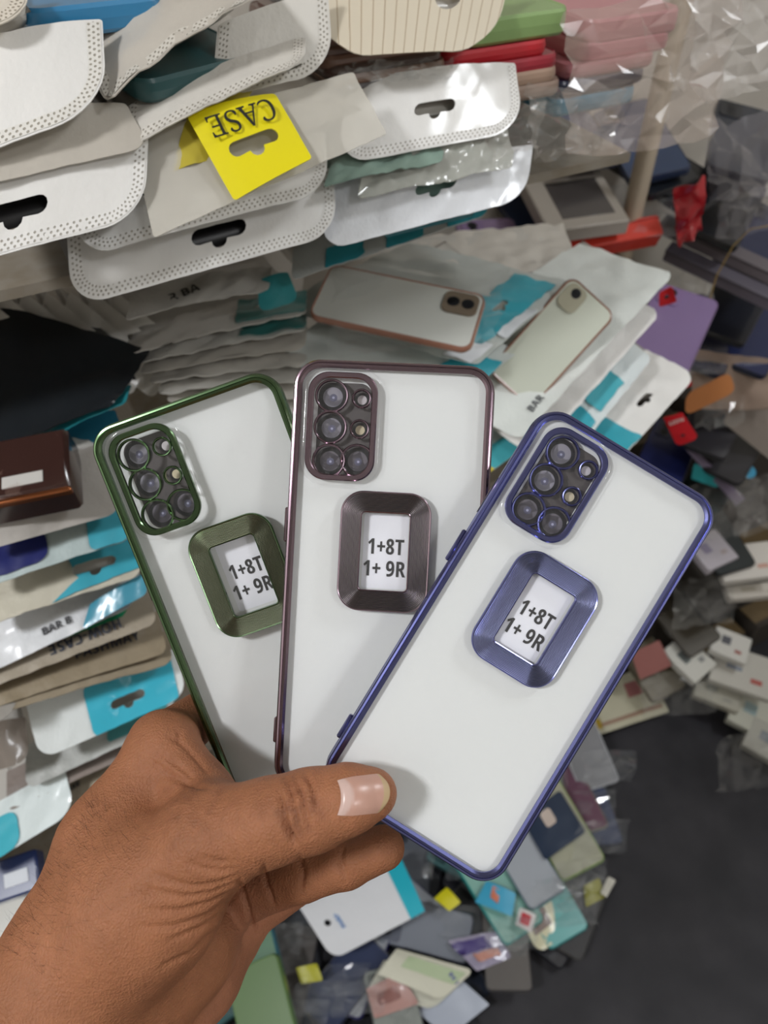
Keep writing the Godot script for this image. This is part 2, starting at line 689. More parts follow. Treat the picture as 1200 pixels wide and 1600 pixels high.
func hero_case(label: String, plating: String, ring_hex: String, at: Transform3D, sunk: float, buttons: bool) -> void:
	var t := thing("phone_case", label, "phone case", at.origin, "clear phone cases held in the hand")
	t.basis = at.basis
	var metal := chrome(plating, 0.2)
	var mm := 0.001
	var hx := 35.5 * mm
	var hy := 80.5 * mm
	var r := 7.2 * mm
	# the plated frame: a bevelled lip with an engraved line, a rounded wall and a ridge along it
	var prof := [[0.0, -1.3], [0.0, -0.5], [0.9, 0.15], [1.75, 0.25], [1.9, 0.02], [2.05, 0.25], [2.7, 0.1], [3.25, -0.7], [3.45, -2.0], [3.35, -2.6], [3.6, -3.0], [3.65, -5.6], [3.4, -6.0], [3.5, -6.5], [3.45, -8.6], [2.9, -9.6], [1.7, -9.7], [1.7, -1.3]]
	var rows := []
	for q in prof:
		rows.append([rounded(hx + q[0] * mm, hy + q[0] * mm, r + q[0] * mm, 10), q[1] * mm])
	part(t, "plated_frame", ring_mesh(rows, true), metal)
	# clear back
	part(t, "clear_back", flat_mesh(rounded(hx + 0.4 * mm, hy + 0.4 * mm, r, 10), [rounded(12.6 * mm, 19.8 * mm, 7.0 * mm, 8, Vector2(-19.4, 58.0) * mm)], -0.87 * mm), clear_film(0.03, "f4f6f6"))
	# paper insert with the printed camera island
	var paper := tone("dcdedd", 0.75)
	var ins := part(t, "paper_insert", plate_mesh(rounded(hx + 1.2 * mm, hy + 1.2 * mm, r, 10), [], -sunk - 0.5 * mm, -sunk), paper)
	var zp := -sunk + 0.04 * mm
	part(ins, "printed_island", plate_mesh(rounded(10.6 * mm, 18.3 * mm, 5.0 * mm, 8, Vector2(-18.8, 57.2) * mm), [], zp - 0.03 * mm, zp), tone("453e3e", 0.55))
	for q in [[-23.7, 69.7], [-23.7, 57.6], [-23.6, 44.7], [-12.7, 45.1]]:
		var c := Vector2(q[0], q[1]) * mm
		part(ins, "printed_lens", plate_mesh(circle2(c, 5.5 * mm), [], zp, zp + 0.03 * mm), tone("17151a", 0.3))
		part(ins, "printed_glass", plate_mesh(circle2(c, 3.9 * mm), [], zp + 0.03 * mm, zp + 0.05 * mm), tone("8d8a94" if q[1] > 50.0 else "6b666e", 0.2))
		part(ins, "printed_iris", plate_mesh(circle2(c + Vector2(0.2, -0.2) * mm, 1.5 * mm), [], zp + 0.05 * mm, zp + 0.06 * mm), tone("5c5b70", 0.25))
		part(ins, "printed_iris", plate_mesh(circle2(c + Vector2(0.2, -0.2) * mm, 0.5 * mm, 16), [], zp + 0.06 * mm, zp + 0.07 * mm), tone("a3a4bd", 0.25))
	for q in [[-12.1, 69.1, "c9c3c6"], [-12.3, 57.3, "cfc3a4"]]:
		var c := Vector2(q[0], q[1]) * mm
		part(ins, "printed_flash", plate_mesh(circle2(c, 2.9 * mm), [], zp, zp + 0.03 * mm), tone("151317", 0.3))
		part(ins, "printed_flash", plate_mesh(circle2(c + Vector2(-0.1, 0.0) * mm, 1.85 * mm, 20), [], zp + 0.03 * mm, zp + 0.05 * mm), tone(q[2], 0.4))
	# raised camera guard: outer band, then one ring round each lens opening
	var pc := Vector2(-19.4, 58.0) * mm
	var guard := []
	for q in [[13.5, 20.9, 8.0, -0.9], [13.5, 20.9, 8.0, 0.9], [13.1, 20.5, 7.7, 1.35], [11.6, 19.0, 6.6, 1.3], [11.2, 18.6, 6.3, 0.9], [11.2, 18.6, 6.3, -0.9]]:
		guard.append([rounded(q[0] * mm, q[1] * mm, q[2] * mm, 10, pc), q[3] * mm])
	part(t, "camera_guard", ring_mesh(guard, true), metal)
	var bump := []
	for q in [[15.6, 23.0, 9.5, -0.86], [15.0, 22.4, 9.2, 0.3], [14.2, 21.6, 8.6, 0.5], [13.5, 20.9, 8.0, 0.3]]:
		bump.append([rounded(q[0] * mm, q[1] * mm, q[2] * mm, 10, pc), q[3] * mm])
	part(t, "clear_bump", ring_mesh(bump, false, false), clear_film(0.06, "f4f6f6"))
	for q in [[-23.7, 69.7, 5.6, 6.5], [-23.7, 57.6, 5.6, 6.5], [-23.6, 44.7, 5.6, 6.5], [-12.7, 45.1, 5.6, 6.5], [-12.1, 69.1, 2.95, 3.8], [-12.3, 57.3, 2.95, 3.8]]:
		var c := Vector2(q[0], q[1]) * mm
		var lens := []
		for k in [[q[3], -0.9], [q[3], 0.8], [q[3] - 0.25, 1.1], [q[2] + 0.25, 1.05], [q[2], 0.7], [q[2], -0.9]]:
			lens.append([circle2(c, k[0] * mm, 36), k[1] * mm])
		part(t, "lens_ring", ring_mesh(lens, true), metal)
	part(t, "guard_glass", flat_mesh(rounded(11.3 * mm, 18.7 * mm, 6.3 * mm, 8, pc), [], 0.1 * mm), clear_film(0.02, "f4f6f6"))
	# grooved metal ring with a window for the label
	var grooved := mat("grooved_" + ring_hex, Color(ring_hex), 0.3, 1.0)
	grooved.heightmap_enabled = true
	grooved.heightmap_texture = tex_lines
	grooved.heightmap_scale = 0.022
	grooved.uv1_scale = Vector3(1, 1, 1)
	var rc := Vector2(-0.35, 10.6) * mm
	var face := []
	for k in 9:
		var f := k / 8.0
		face.append([rounded(lerpf(16.9, 9.6, f) * mm, lerpf(22.5, 15.2, f) * mm, lerpf(8.3, 1.7, f) * mm, 12, rc), (1.0 + 0.25 * sin(PI * f)) * mm])
	var logo := part(t, "logo_ring", ring_mesh(face, false, false), grooved)
	var edge := []
	for q in [[17.5, 23.1, 8.8, -0.86], [17.5, 23.1, 8.8, 0.7], [17.2, 22.8, 8.5, 1.15], [16.8, 22.4, 8.2, 0.95], [16.8, 22.4, 8.2, -0.86]]:
		edge.append([rounded(q[0] * mm, q[1] * mm, q[2] * mm, 12, rc), q[3] * mm])
	part(logo, "ring_edge", ring_mesh(edge, true), metal)
	var lip := []
	for q in [[9.9, 15.5, 2.0, -0.86], [9.9, 15.5, 2.0, 0.9], [9.6, 15.2, 1.8, 1.15], [9.25, 14.85, 1.5, 0.9], [9.25, 14.85, 1.5, -0.86]]:
		lip.append([rounded(q[0] * mm, q[1] * mm, q[2] * mm, 12, rc), q[3] * mm])
	part(logo, "ring_edge", ring_mesh(lip, true), metal)
	# the label on the insert
	var lab := part(t, "size_label", plate_mesh(rounded(8.7 * mm, 14.6 * mm, 1.2 * mm, 4, rc + Vector2(0.2, 0.0) * mm), [], zp - 0.03 * mm, zp), tone("eaebf2", 0.6))
	var ink := tone("161416", 0.6)
	letters(lab, "lettering", "1+8T", 6.0 * mm, "Droid Sans", true, ink, Transform3D(Basis(), Vector3(0.0, 12.3, 0.0) * mm + Vector3(0, 0, zp + 0.0001)), 0.78)
	letters(lab, "lettering", "1+ 9R", 6.0 * mm, "Droid Sans", true, ink, Transform3D(Basis(), Vector3(-0.3, 3.7, 0.0) * mm + Vector3(0, 0, zp + 0.0001)), 0.78)
	# side keys and the slider cut-out on the left wall
	for k in [[19.0, 13.6, 1.0], [-62.0, 10.0, 0.8]]:
		var b := part(t, "side_button", box_mesh(Vector3(1.6, k[1], 2.6) * mm, 0.5 * mm), metal)
		b.position = Vector3(-39.4 - 0.25 * k[2], k[0], -5.6) * mm
	part(t, "slider_cutout", box_mesh(Vector3(0.5, 15.5, 4.0) * mm, 0.2 * mm), tone("1b1a24", 0.4)).position = Vector3(-39.1, 42.0, -6.2) * mm


# ------------------------------------------------------------------ the hand

var bone_a := PackedVector3Array()
var bone_d := PackedVector3Array()
var bone_r := PackedFloat32Array()
var bone_q := PackedFloat32Array()
var bone_k := PackedFloat32Array()
var bone_i := PackedFloat32Array()


# A point of the hand in millimetres from the eye: across, up, towards the viewer.
func hp(px: float, py: float, d: float) -> Vector3:
	return Vector3((px - 600.0) / FPX * d, (800.0 - py) / FPX * d, -d)


func bone(a: Vector3, b: Vector3, ra: float, rb: float, k: float) -> void:
	bone_a.append(a)
	bone_d.append(b - a)
	bone_r.append(ra)
	bone_q.append(rb - ra)
	bone_k.append(k)
	bone_i.append(1.0 / maxf((b - a).length_squared(), 1e-6))


func chain(pts: Array, radii: Array, k: float) -> void:
	for i in pts.size() - 1:
		bone(pts[i], pts[i + 1], radii[i], radii[i + 1], k)


func hand_field(p: Vector3, list: PackedInt32Array) -> float:
	var d := 1e6
	for i in list:
		var v := p - bone_a[i]
		var h := clampf(v.dot(bone_d[i]) * bone_i[i], 0.0, 1.0)
		var e := (v - bone_d[i] * h).length() - bone_r[i] - bone_q[i] * h
		var k := bone_k[i]
		var g := k - absf(d - e)
		d = minf(d, e)
		if g > 0.0:
			d -= g * g / (4.0 * k)
	return d


func hand_hit(px: float, py: float, list: PackedInt32Array) -> Vector3:
	var dir := hp(px, py, 1.0).normalized()
	var t := 180.0
	for i in 60:
		var d := hand_field(dir * t, list)
		t += d * 0.9
		if d < 0.02 or t > 420.0:
			break
	return dir * t


func build_hand() -> void:
	# forearm and wrist
	chain([hp(-110, 1960, 262), hp(52, 1640, 278), hp(132, 1490, 288)], [36.0, 30.0, 25.0], 14.0)
	chain([hp(50, 2000, 290), hp(150, 1690, 302), hp(212, 1540, 305)], [32.0, 27.0, 24.0], 14.0)
	# back of the hand and index side
	chain([hp(128, 1478, 290), hp(178, 1322, 302), hp(252, 1164, 319)], [24.0, 19.5, 12.5], 12.0)
	chain([hp(252, 1164, 320), hp(345, 1095, 374), hp(455, 1150, 376)], [12.5, 10.0, 8.5], 6.0)
	# ball of the thumb, palm
	chain([hp(140, 1500, 288), hp(225, 1412, 283), hp(328, 1312, 275)], [25.0, 25.0, 17.5], 14.0)
	chain([hp(205, 1520, 305), hp(285, 1470, 318), hp(330, 1430, 335)], [24.0, 21.0, 15.0], 12.0)
	# web between thumb and index finger
	chain([hp(352, 1284, 287), hp(318, 1234, 300), hp(268, 1168, 310)], [9.0, 7.5, 9.0], 14.0)
	# thumb
	chain([hp(328, 1312, 275), hp(420, 1284, 268), hp(486, 1266, 264.5)], [17.5, 13.2, 13.4], 8.0)
	chain([hp(486, 1266, 264.5), hp(545, 1248, 263.5), hp(581, 1240, 265)], [13.4, 11.2, 8.6], 4.0)
	# finger that shows below the cases, bent round their edge
	chain([hp(300, 1452, 345), hp(388, 1392, 328), hp(472, 1366, 316)], [13.0, 11.8, 10.6], 3.0)
	chain([hp(472, 1366, 316), hp(540, 1346, 309), hp(598, 1325, 304)], [10.6, 10.2, 8.6], 2.5)
	# the next finger, behind it
	chain([hp(290, 1500, 352), hp(378, 1432, 352), hp(470, 1375, 358)], [14.0, 12.0, 10.0], 3.0)
	# heel of the hand on the little-finger side
	chain([hp(200, 1610, 318), hp(300, 1520, 335), hp(352, 1468, 352)], [24.0, 20.0, 15.0], 8.0)
	var n_bones := bone_a.size()
	var every := PackedInt32Array(range(n_bones))

	var cell := 0.95
	var nb := 8
	var lo := hp(-260, 1800, 300)
	lo.z = -385.0
	lo.y = -300.0
	lo.x = -215.0
	var hi := Vector3(20, -55, -225)
	var bs := cell * nb
	var reach := bs * 0.87
	var verts := PackedVector3Array()
	var where := {}
	var edges := []
	for bx in int((hi.x - lo.x) / bs) + 1:
		for by in int((hi.y - lo.y) / bs) + 1:
			for bz in int((hi.z - lo.z) / bs) + 1:
				var o := lo + Vector3(bx, by, bz) * bs
				var c := o + Vector3(bs, bs, bs) * 0.5
				if absf(hand_field(c, every)) > reach + 4.0:
					continue
				var ds := PackedFloat32Array()
				var least := 1e6
				for i in n_bones:
					var v := c - bone_a[i]
					var h := clampf(v.dot(bone_d[i]) * bone_i[i], 0.0, 1.0)
					var e := (v - bone_d[i] * h).length() - bone_r[i] - bone_q[i] * h
					ds.append(e)
					least = minf(least, e)
				var list := PackedInt32Array()
				for i in n_bones:
					if ds[i] < least + 2.0 * reach + 14.0:
						list.append(i)
				var val := PackedFloat32Array()
				val.resize((nb + 1) * (nb + 1) * (nb + 1))
				var w := 0
				for x in nb + 1:
					for y in nb + 1:
						for z in nb + 1:
							val[w] = hand_field(o + Vector3(x, y, z) * cell, list)
							w += 1
				var sx := (nb + 1) * (nb + 1)
				var sy := nb + 1
				for x in nb:
					for y in nb:
						for z in nb:
							var b0 := x * sx + y * sy + z
							var v0 := val[b0]
							var v1 := val[b0 + sx]
							var v2 := val[b0 + sy]
							var v3 := val[b0 + sx + sy]
							var v4 := val[b0 + 1]
							var v5 := val[b0 + sx + 1]
							var v6 := val[b0 + sy + 1]
							var v7 := val[b0 + sx + sy + 1]
							var neg := int(v0 < 0) + int(v1 < 0) + int(v2 < 0) + int(v3 < 0) + int(v4 < 0) + int(v5 < 0) + int(v6 < 0) + int(v7 < 0)
							if neg == 0 or neg == 8:
								continue
							var sum := Vector3.ZERO
							var n := 0
							if (v0 < 0) != (v1 < 0):
								sum += Vector3(v0 / (v0 - v1), 0, 0); n += 1
							if (v2 < 0) != (v3 < 0):
								sum += Vector3(v2 / (v2 - v3), 1, 0); n += 1
							if (v4 < 0) != (v5 < 0):
								sum += Vector3(v4 / (v4 - v5), 0, 1); n += 1
							if (v6 < 0) != (v7 < 0):
								sum += Vector3(v6 / (v6 - v7), 1, 1); n += 1
							if (v0 < 0) != (v2 < 0):
								sum += Vector3(0, v0 / (v0 - v2), 0); n += 1
							if (v1 < 0) != (v3 < 0):
								sum += Vector3(1, v1 / (v1 - v3), 0); n += 1
							if (v4 < 0) != (v6 < 0):
								sum += Vector3(0, v4 / (v4 - v6), 1); n += 1
							if (v5 < 0) != (v7 < 0):
								sum += Vector3(1, v5 / (v5 - v7), 1); n += 1
							if (v0 < 0) != (v4 < 0):
								sum += Vector3(0, 0, v0 / (v0 - v4)); n += 1
							if (v1 < 0) != (v5 < 0):
								sum += Vector3(1, 0, v1 / (v1 - v5)); n += 1
							if (v2 < 0) != (v6 < 0):
								sum += Vector3(0, 1, v2 / (v2 - v6)); n += 1
							if (v3 < 0) != (v7 < 0):
								sum += Vector3(1, 1, v3 / (v3 - v7)); n += 1
							var gx := bx * nb + x
							var gy := by * nb + y
							var gz := bz * nb + z
							var key := (gx * 1024 + gy) * 1024 + gz
							where[key] = verts.size()
							verts.append(o + (Vector3(x, y, z) + sum / n) * cell)
							if (v0 < 0) != (v1 < 0):
								edges.append([key, 0, v0 < 0])
							if (v0 < 0) != (v2 < 0):
								edges.append([key, 1, v0 < 0])
							if (v0 < 0) != (v4 < 0):
								edges.append([key, 2, v0 < 0])
	var idx := PackedInt32Array()
	var kx := 1024 * 1024
	var ky := 1024
	for e in edges:
		var k: int = e[0]
		var u: int = [ky, 1, kx][e[1]]
		var v: int = [1, kx, ky][e[1]]
		if not (where.has(k - u) and where.has(k - v) and where.has(k - u - v)):
			continue
		var a: int = where[k]
		var b: int = where[k - u]
		var c: int = where[k - u - v]
		var d: int = where[k - v]
		# clockwise seen from outside
		if e[2]:
			idx.append_array([a, c, b, a, d, c])
		else:
			idx.append_array([a, b, c, a, c, d])
	var normals := skin_normals(verts, idx)
	carve(verts, normals)
	normals = skin_normals(verts, idx)
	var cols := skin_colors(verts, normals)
	var out := PackedVector3Array()
	out.resize(verts.size())
	var outn := PackedVector3Array()
	outn.resize(verts.size())
	var cb := cam_basis()
	var base := W(250, 1400, 0.29)
	for i in verts.size():
		out[i] = EYE + cb * (verts[i] * 0.001) - base
		outn[i] = cb * normals[i]
	var arrays := []
	arrays.resize(Mesh.ARRAY_MAX)
	arrays[Mesh.ARRAY_VERTEX] = out
	arrays[Mesh.ARRAY_NORMAL] = outn
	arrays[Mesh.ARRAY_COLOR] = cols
	arrays[Mesh.ARRAY_INDEX] = idx
	var mesh := ArrayMesh.new()
	mesh.add_surface_from_arrays(Mesh.PRIMITIVE_TRIANGLES, arrays)
	var skin := mat("skin", Color(1, 1, 1), 0.58)
	skin.metallic_specular = 0.36
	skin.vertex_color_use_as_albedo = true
	skin.subsurf_scatter_enabled = true
	skin.subsurf_scatter_strength = 0.06
	skin.heightmap_enabled = true
	skin.heightmap_texture = pores()
	skin.heightmap_scale = 0.05
	skin.uv1_triplanar = true
	skin.uv1_scale = Vector3(24, 24, 24)
	var t := thing("person", "bare brown forearm and hand with the thumb clamped over three phone cases", "person", base)
	part(t, "hand", mesh, skin)
	thumbnail(t, base, every)
	arm_hair(t, base, every)


func skin_normals(verts: PackedVector3Array, idx: PackedInt32Array) -> PackedVector3Array:
	var n := PackedVector3Array()
	n.resize(verts.size())
	for i in range(0, idx.size(), 3):
		var a := idx[i]
		var b := idx[i + 1]
		var c := idx[i + 2]
		var f := (verts[c] - verts[a]).cross(verts[b] - verts[a])
		n[a] += f
		n[b] += f
		n[c] += f
	for i in n.size():
		n[i] = n[i].normalized()
	return n


func pores() -> NoiseTexture2D:
	var n := FastNoiseLite.new()
	n.seed = 21
	n.noise_type = FastNoiseLite.TYPE_CELLULAR
	n.cellular_return_type = FastNoiseLite.RETURN_DISTANCE
	n.frequency = 0.09
	n.fractal_octaves = 2
	var t := NoiseTexture2D.new()
	t.width = 512
	t.height = 512
	t.seamless = true
	t.noise = n
	return t


# Creases of the skin: [points in the picture, depth in mm, half width in mm].
func crease_lines() -> Array:
	var out := []
	# knuckle of the thumb
	for q in [[[432, 1228], [441, 1262], [450, 1300], [463, 1322]], [[448, 1217], [456, 1250], [463, 1290], [474, 1312]], [[460, 1212], [472, 1244], [479, 1282], [488, 1308]], [[478, 1207], [488, 1232], [494, 1262]], [[440, 1280], [452, 1304], [460, 1318]]]:
		out.append([q, 1.7, 0.85])
	# folds from the ball of the thumb towards the wrist
	for q in [[[372, 1368], [340, 1382], [300, 1386], [262, 1376], [232, 1362]], [[374, 1378], [335, 1396], [290, 1402], [240, 1394], [205, 1382]], [[372, 1390], [330, 1412], [280, 1424], [225, 1422]], [[366, 1404], [325, 1432], [275, 1448], [215, 1450]], [[356, 1422], [315, 1452], [262, 1470]], [[368, 1358], [345, 1362], [318, 1358], [290, 1346]], [[360, 1348], [338, 1348], [310, 1338]], [[340, 1452], [300, 1490], [250, 1512]]]:
		out.append([q, 1.1, 1.0])
	# web folds
	for q in [[[262, 1150], [282, 1160], [304, 1182], [328, 1212]], [[280, 1142], [281, 1158]], [[250, 1178], [284, 1200], [306, 1222]], [[236, 1190], [268, 1210], [300, 1224]], [[240, 1206], [282, 1222], [330, 1232]]]:
		out.append([q, 1.0, 1.0])
	# joints of the bent finger
	for q in [[[468, 1340], [474, 1362], [470, 1400]], [[536, 1322], [532, 1344], [542, 1378]], [[412, 1350], [416, 1380], [430, 1420]], [[374, 1372], [384, 1410], [400, 1462]]]:
		out.append([q, 1.4, 0.9])
	return out


func carve(verts: PackedVector3Array, normals: PackedVector3Array) -> void:
	var lines := crease_lines()
	var segs := []
	for l in lines:
		var q: Array = l[0]
		var box := Rect2(Vector2(q[0][0], q[0][1]), Vector2.ZERO)
		for k in q:
			box = box.expand(Vector2(k[0], k[1]))
		segs.append([box.grow(14), q, l[1], l[2]])
	var ripple := FastNoiseLite.new()
	ripple.seed = 9
	ripple.frequency = 0.05
	for i in verts.size():
		var p := verts[i]
		if normals[i].dot(-p) < 0.0:
			continue
		var s := Vector2(600.0 + FPX * p.x / -p.z, 800.0 - FPX * p.y / -p.z)
		var mm := -p.z / FPX
		var sink := 0.0
		for g in segs:
			if not g[0].has_point(s):
				continue
			var q: Array = g[1]
			var best := 1e6
			var along := 0.0
			for k in q.size() - 1:
				var a := Vector2(q[k][0], q[k][1])
				var b := Vector2(q[k + 1][0], q[k + 1][1])
				var h := clampf((s - a).dot(b - a) / (b - a).length_squared(), 0.0, 1.0)
				var d := s.distance_to(a.lerp(b, h))
				if d < best:
					best = d
					along = (k + h) / (q.size() - 1)
			var x: float = best * mm / g[3]
			if x < 3.0:
				sink += g[2] * exp(-x * x) * minf(1.0, 4.0 * minf(along, 1.0 - along) + 0.25)
		verts[i] = p - normals[i] * (sink + 0.25 * ripple.get_noise_3dv(p * 1.5))


func skin_colors(verts: PackedVector3Array, normals: PackedVector3Array) -> PackedColorArray:
	var cols := PackedColorArray()
	cols.resize(verts.size())
	var blotch := FastNoiseLite.new()
	blotch.seed = 14
	blotch.frequency = 0.03
	blotch.fractal_octaves = 4
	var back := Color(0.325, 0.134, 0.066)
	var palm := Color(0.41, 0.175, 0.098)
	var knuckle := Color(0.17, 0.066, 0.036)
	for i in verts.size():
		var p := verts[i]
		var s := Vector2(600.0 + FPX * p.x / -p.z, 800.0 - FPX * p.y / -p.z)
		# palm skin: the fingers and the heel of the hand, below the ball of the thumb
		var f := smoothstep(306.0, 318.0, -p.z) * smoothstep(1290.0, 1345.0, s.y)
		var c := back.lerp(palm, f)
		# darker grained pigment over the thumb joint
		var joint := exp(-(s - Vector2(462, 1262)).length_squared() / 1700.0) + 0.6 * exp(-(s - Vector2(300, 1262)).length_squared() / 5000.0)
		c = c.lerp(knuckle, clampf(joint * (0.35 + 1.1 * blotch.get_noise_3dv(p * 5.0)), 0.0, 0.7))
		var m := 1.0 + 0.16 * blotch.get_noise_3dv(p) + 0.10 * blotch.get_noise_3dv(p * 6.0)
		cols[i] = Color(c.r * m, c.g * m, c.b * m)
	return cols


func thumbnail(t: Node3D, base: Vector3, every: PackedInt32Array) -> void:
	# The nail lies over the end of the thumb: rows from the root to the free edge.
	var cb := cam_basis()
	for piece in 2:
		var tris := PackedVector3Array()
		var cols := PackedColorArray()
		var grid := []
		var tint := []
		var nu := 18 if piece == 0 else 4
		for i in nu + 1:
			var u := float(i) / nu
			var row := PackedVector3Array()
			var rc := PackedColorArray()
			for j in 13:
				var v := j / 6.0 - 1.0
				var x := lerpf(533.0, 598.0, u) if piece == 0 else lerpf(598.0, 607.0, u)
				var half := lerpf(27.0, 30.5, sin(PI * 0.5 * minf(1.0, u * 2.0))) if piece == 0 else lerpf(30.5, 24.0, u * u)
				x += -6.0 * v * v * (1.0 - u if piece == 0 else -1.0) * (1.0 if piece == 0 else 0.9) - (0.0 if piece == 1 else 9.0 * v * v * u)
				if piece == 1:
					x -= 15.0 * v * v
				var y := 1246.0 - 0.11 * (x - 533.0) + half * v
				var p := hand_hit(x, y, every)
				var n := Vector3(hand_field(p + Vector3(0.3, 0, 0), every) - hand_field(p - Vector3(0.3, 0, 0), every), hand_field(p + Vector3(0, 0.3, 0), every) - hand_field(p - Vector3(0, 0.3, 0), every), hand_field(p + Vector3(0, 0, 0.3), every) - hand_field(p - Vector3(0, 0, 0.3), every)).normalized()
				var up := 0.75 - 0.6 * pow(absf(v), 4.0)
				if piece == 0 and i == 0:
					up = 0.05
				row.append(EYE + cb * ((p + n * up) * 0.001) - base)
				var c := Color(0.52, 0.30, 0.235)
				if piece == 0:
					c = c.lerp(Color(0.60, 0.43, 0.38), smoothstep(0.34, 0.24, u + 0.12 * v * v))
				else:
					c = Color(0.50, 0.36, 0.20)
				rc.append(c)
			grid.append(row)
			tint.append(rc)
		for i in nu:
			for j in 12:
				var a: PackedVector3Array = grid[i]
				var b: PackedVector3Array = grid[i + 1]
				var ca: PackedColorArray = tint[i]
				var cc: PackedColorArray = tint[i + 1]
				quad(tris, a[j], b[j], b[j + 1], a[j + 1])
				cols.append_array([ca[j], cc[j], cc[j + 1], ca[j], cc[j + 1], ca[j + 1]])
		var m := mat("nail" if piece == 0 else "nail_tip", Color(1, 1, 1), 0.28 if piece == 0 else 0.5)
		m.vertex_color_use_as_albedo = true
		part(t, "thumbnail" if piece == 0 else "nail_free_edge", commit(tris, PackedVector2Array(), PackedInt32Array(), -AHEAD, cols), m)


func arm_hair(t: Node3D, base: Vector3, every: PackedInt32Array) -> void:
	var cb := cam_basis()
	var tris := PackedVector3Array()
	var r := RandomNumberGenerator.new()
	r.seed = 4
	for k in 260:
		var s := r.randf()
		var edge := Vector2(lerpf(20, 210, s), lerpf(1470, 1160, s))
		edge = Vector2(lerpf(5.0, 150.0, s), lerpf(1482.0, 1238.0, s)) + Vector2(0.78, 0.62) * r.randf_range(2.0, 130.0) * r.randf()
		var p := hand_hit(edge.x, edge.y, every)
		if -p.z > 330.0:
			continue
		var n := Vector3(hand_field(p + Vector3(0.3, 0, 0), every) - hand_field(p - Vector3(0.3, 0, 0), every), hand_field(p + Vector3(0, 0.3, 0), every) - hand_field(p - Vector3(0, 0.3, 0), every), hand_field(p + Vector3(0, 0, 0.3), every) - hand_field(p - Vector3(0, 0, 0.3), every)).normalized()
		var lean := Vector3(r.randf_range(-0.5, 0.1), r.randf_range(0.0, 0.8), r.randf_range(-0.2, 0.3))
		var q := p
		var dir := (n * 0.7 + lean).normalized()
		var side := dir.cross(Vector3(0.3, 0.5, 0.8)).normalized()
		var wide := 0.045
		var len := r.randf_range(1.2, 2.6)
		for i in 3:
			var e := q + dir * len
			var nw := wide * 0.6
			for z in 3:
				var o0 := side.rotated(dir, TAU * z / 3.0)
				var o1 := side.rotated(dir, TAU * (z + 1) / 3.0)
				quad(tris, EYE + cb * ((q + o0 * wide) * 0.001) - base, EYE + cb * ((q + o1 * wide) * 0.001) - base, EYE + cb * ((e + o1 * nw) * 0.001) - base, EYE + cb * ((e + o0 * nw) * 0.001) - base)
			q = e
			wide = nw
			dir = (dir + lean * 0.5 - n * 0.25).normalized()
	var o := part(t, "arm_hair", commit(tris), tone("1c1410", 0.6))
	o.set_meta("kind", "stuff")


# ------------------------------------------------------------------ pouches and other packing

func euro_hole(c: Vector2, w: float, flip := 1.0) -> PackedVector2Array:
	# the hanging slot: a long rounded slot with a small bump in the middle
	var out := PackedVector2Array()
	var r := w * 0.135
	var hx := w / 2 - r
	for i in 7:
		out.append(c + Vector2(hx, 0) + Vector2.from_angle(-PI / 2 + PI * i / 6) * r)
	for i in 7:
		out.append(c + Vector2(-hx, 0) + Vector2.from_angle(PI / 2 + PI * i / 6) * r)
	for i in 7:
		var a := PI + PI * i / 6
		out.append(c + Vector2(0, -r * 0.9) + Vector2(cos(a), sin(a)) * r * 1.05)
	if flip < 0.0:
		for i in out.size():
			out[i].y = 2 * c.y - out[i].y
		out.reverse()
	return out


func bent(fl: Vector3, fr: Vector3, br: Vector3, bl: Vector3, w: float, l: float, bulge: float, wr: float, seed_: float) -> Callable:
	var n := (fr - fl).cross(bl - fl).normalized()
	if n.dot(EYE - fl) < 0.0:
		n = -n
	return func(q: Vector2) -> Vector3:
		var u := q.x / w
		var v := q.y / l
		var p := fl.lerp(fr, u).lerp(bl.lerp(br, u), v)
		var b := bulge * 4.0 * u * (1.0 - u) * (0.35 + 0.65 * v)
		return p + n * (b + wr * wrinkle.get_noise_3d(q.x * 38.0 + seed_ * 7.0, q.y * 30.0, seed_ * 3.1) + wr * 0.4 * wrinkle.get_noise_3d(q.x * 110.0, q.y * 90.0 + seed_ * 5.0, seed_))


func pillow_mesh(a: Vector3, b: Vector3, c: Vector3, d: Vector3, th: float, nu := 10, nv := 8) -> ArrayMesh:
	var n := (b - a).cross(d - a).normalized()
	if n.y < 0.0:
		n = -n
	var tris := PackedVector3Array()
	var rows := [[], []]
	for side in 2:
		for j in nv + 1:
			var row := PackedVector3Array()
			for i in nu + 1:
				var u := float(i) / nu
				var v := float(j) / nv
				var k := pow(maxf(0.0, 1.0 - pow(absf(2 * u - 1), 5.0)), 0.5) * pow(maxf(0.0, 1.0 - pow(absf(2 * v - 1), 5.0)), 0.5)
				row.append(a.lerp(b, u).lerp(d.lerp(c, u), v) + n * th * 0.5 * k * (1.0 if side == 0 else -1.0))
			rows[side].append(row)
	for side in 2:
		for j in nv:
			for i in nu:
				var p: PackedVector3Array = rows[side][j]
				var q: PackedVector3Array = rows[side][j + 1]
				if side == 0:
					quad(tris, p[i], p[i + 1], q[i + 1], q[i])
				else:
					quad(tris, p[i], q[i], q[i + 1], p[i + 1])
	return commit(tris)


var pouch_count := 0


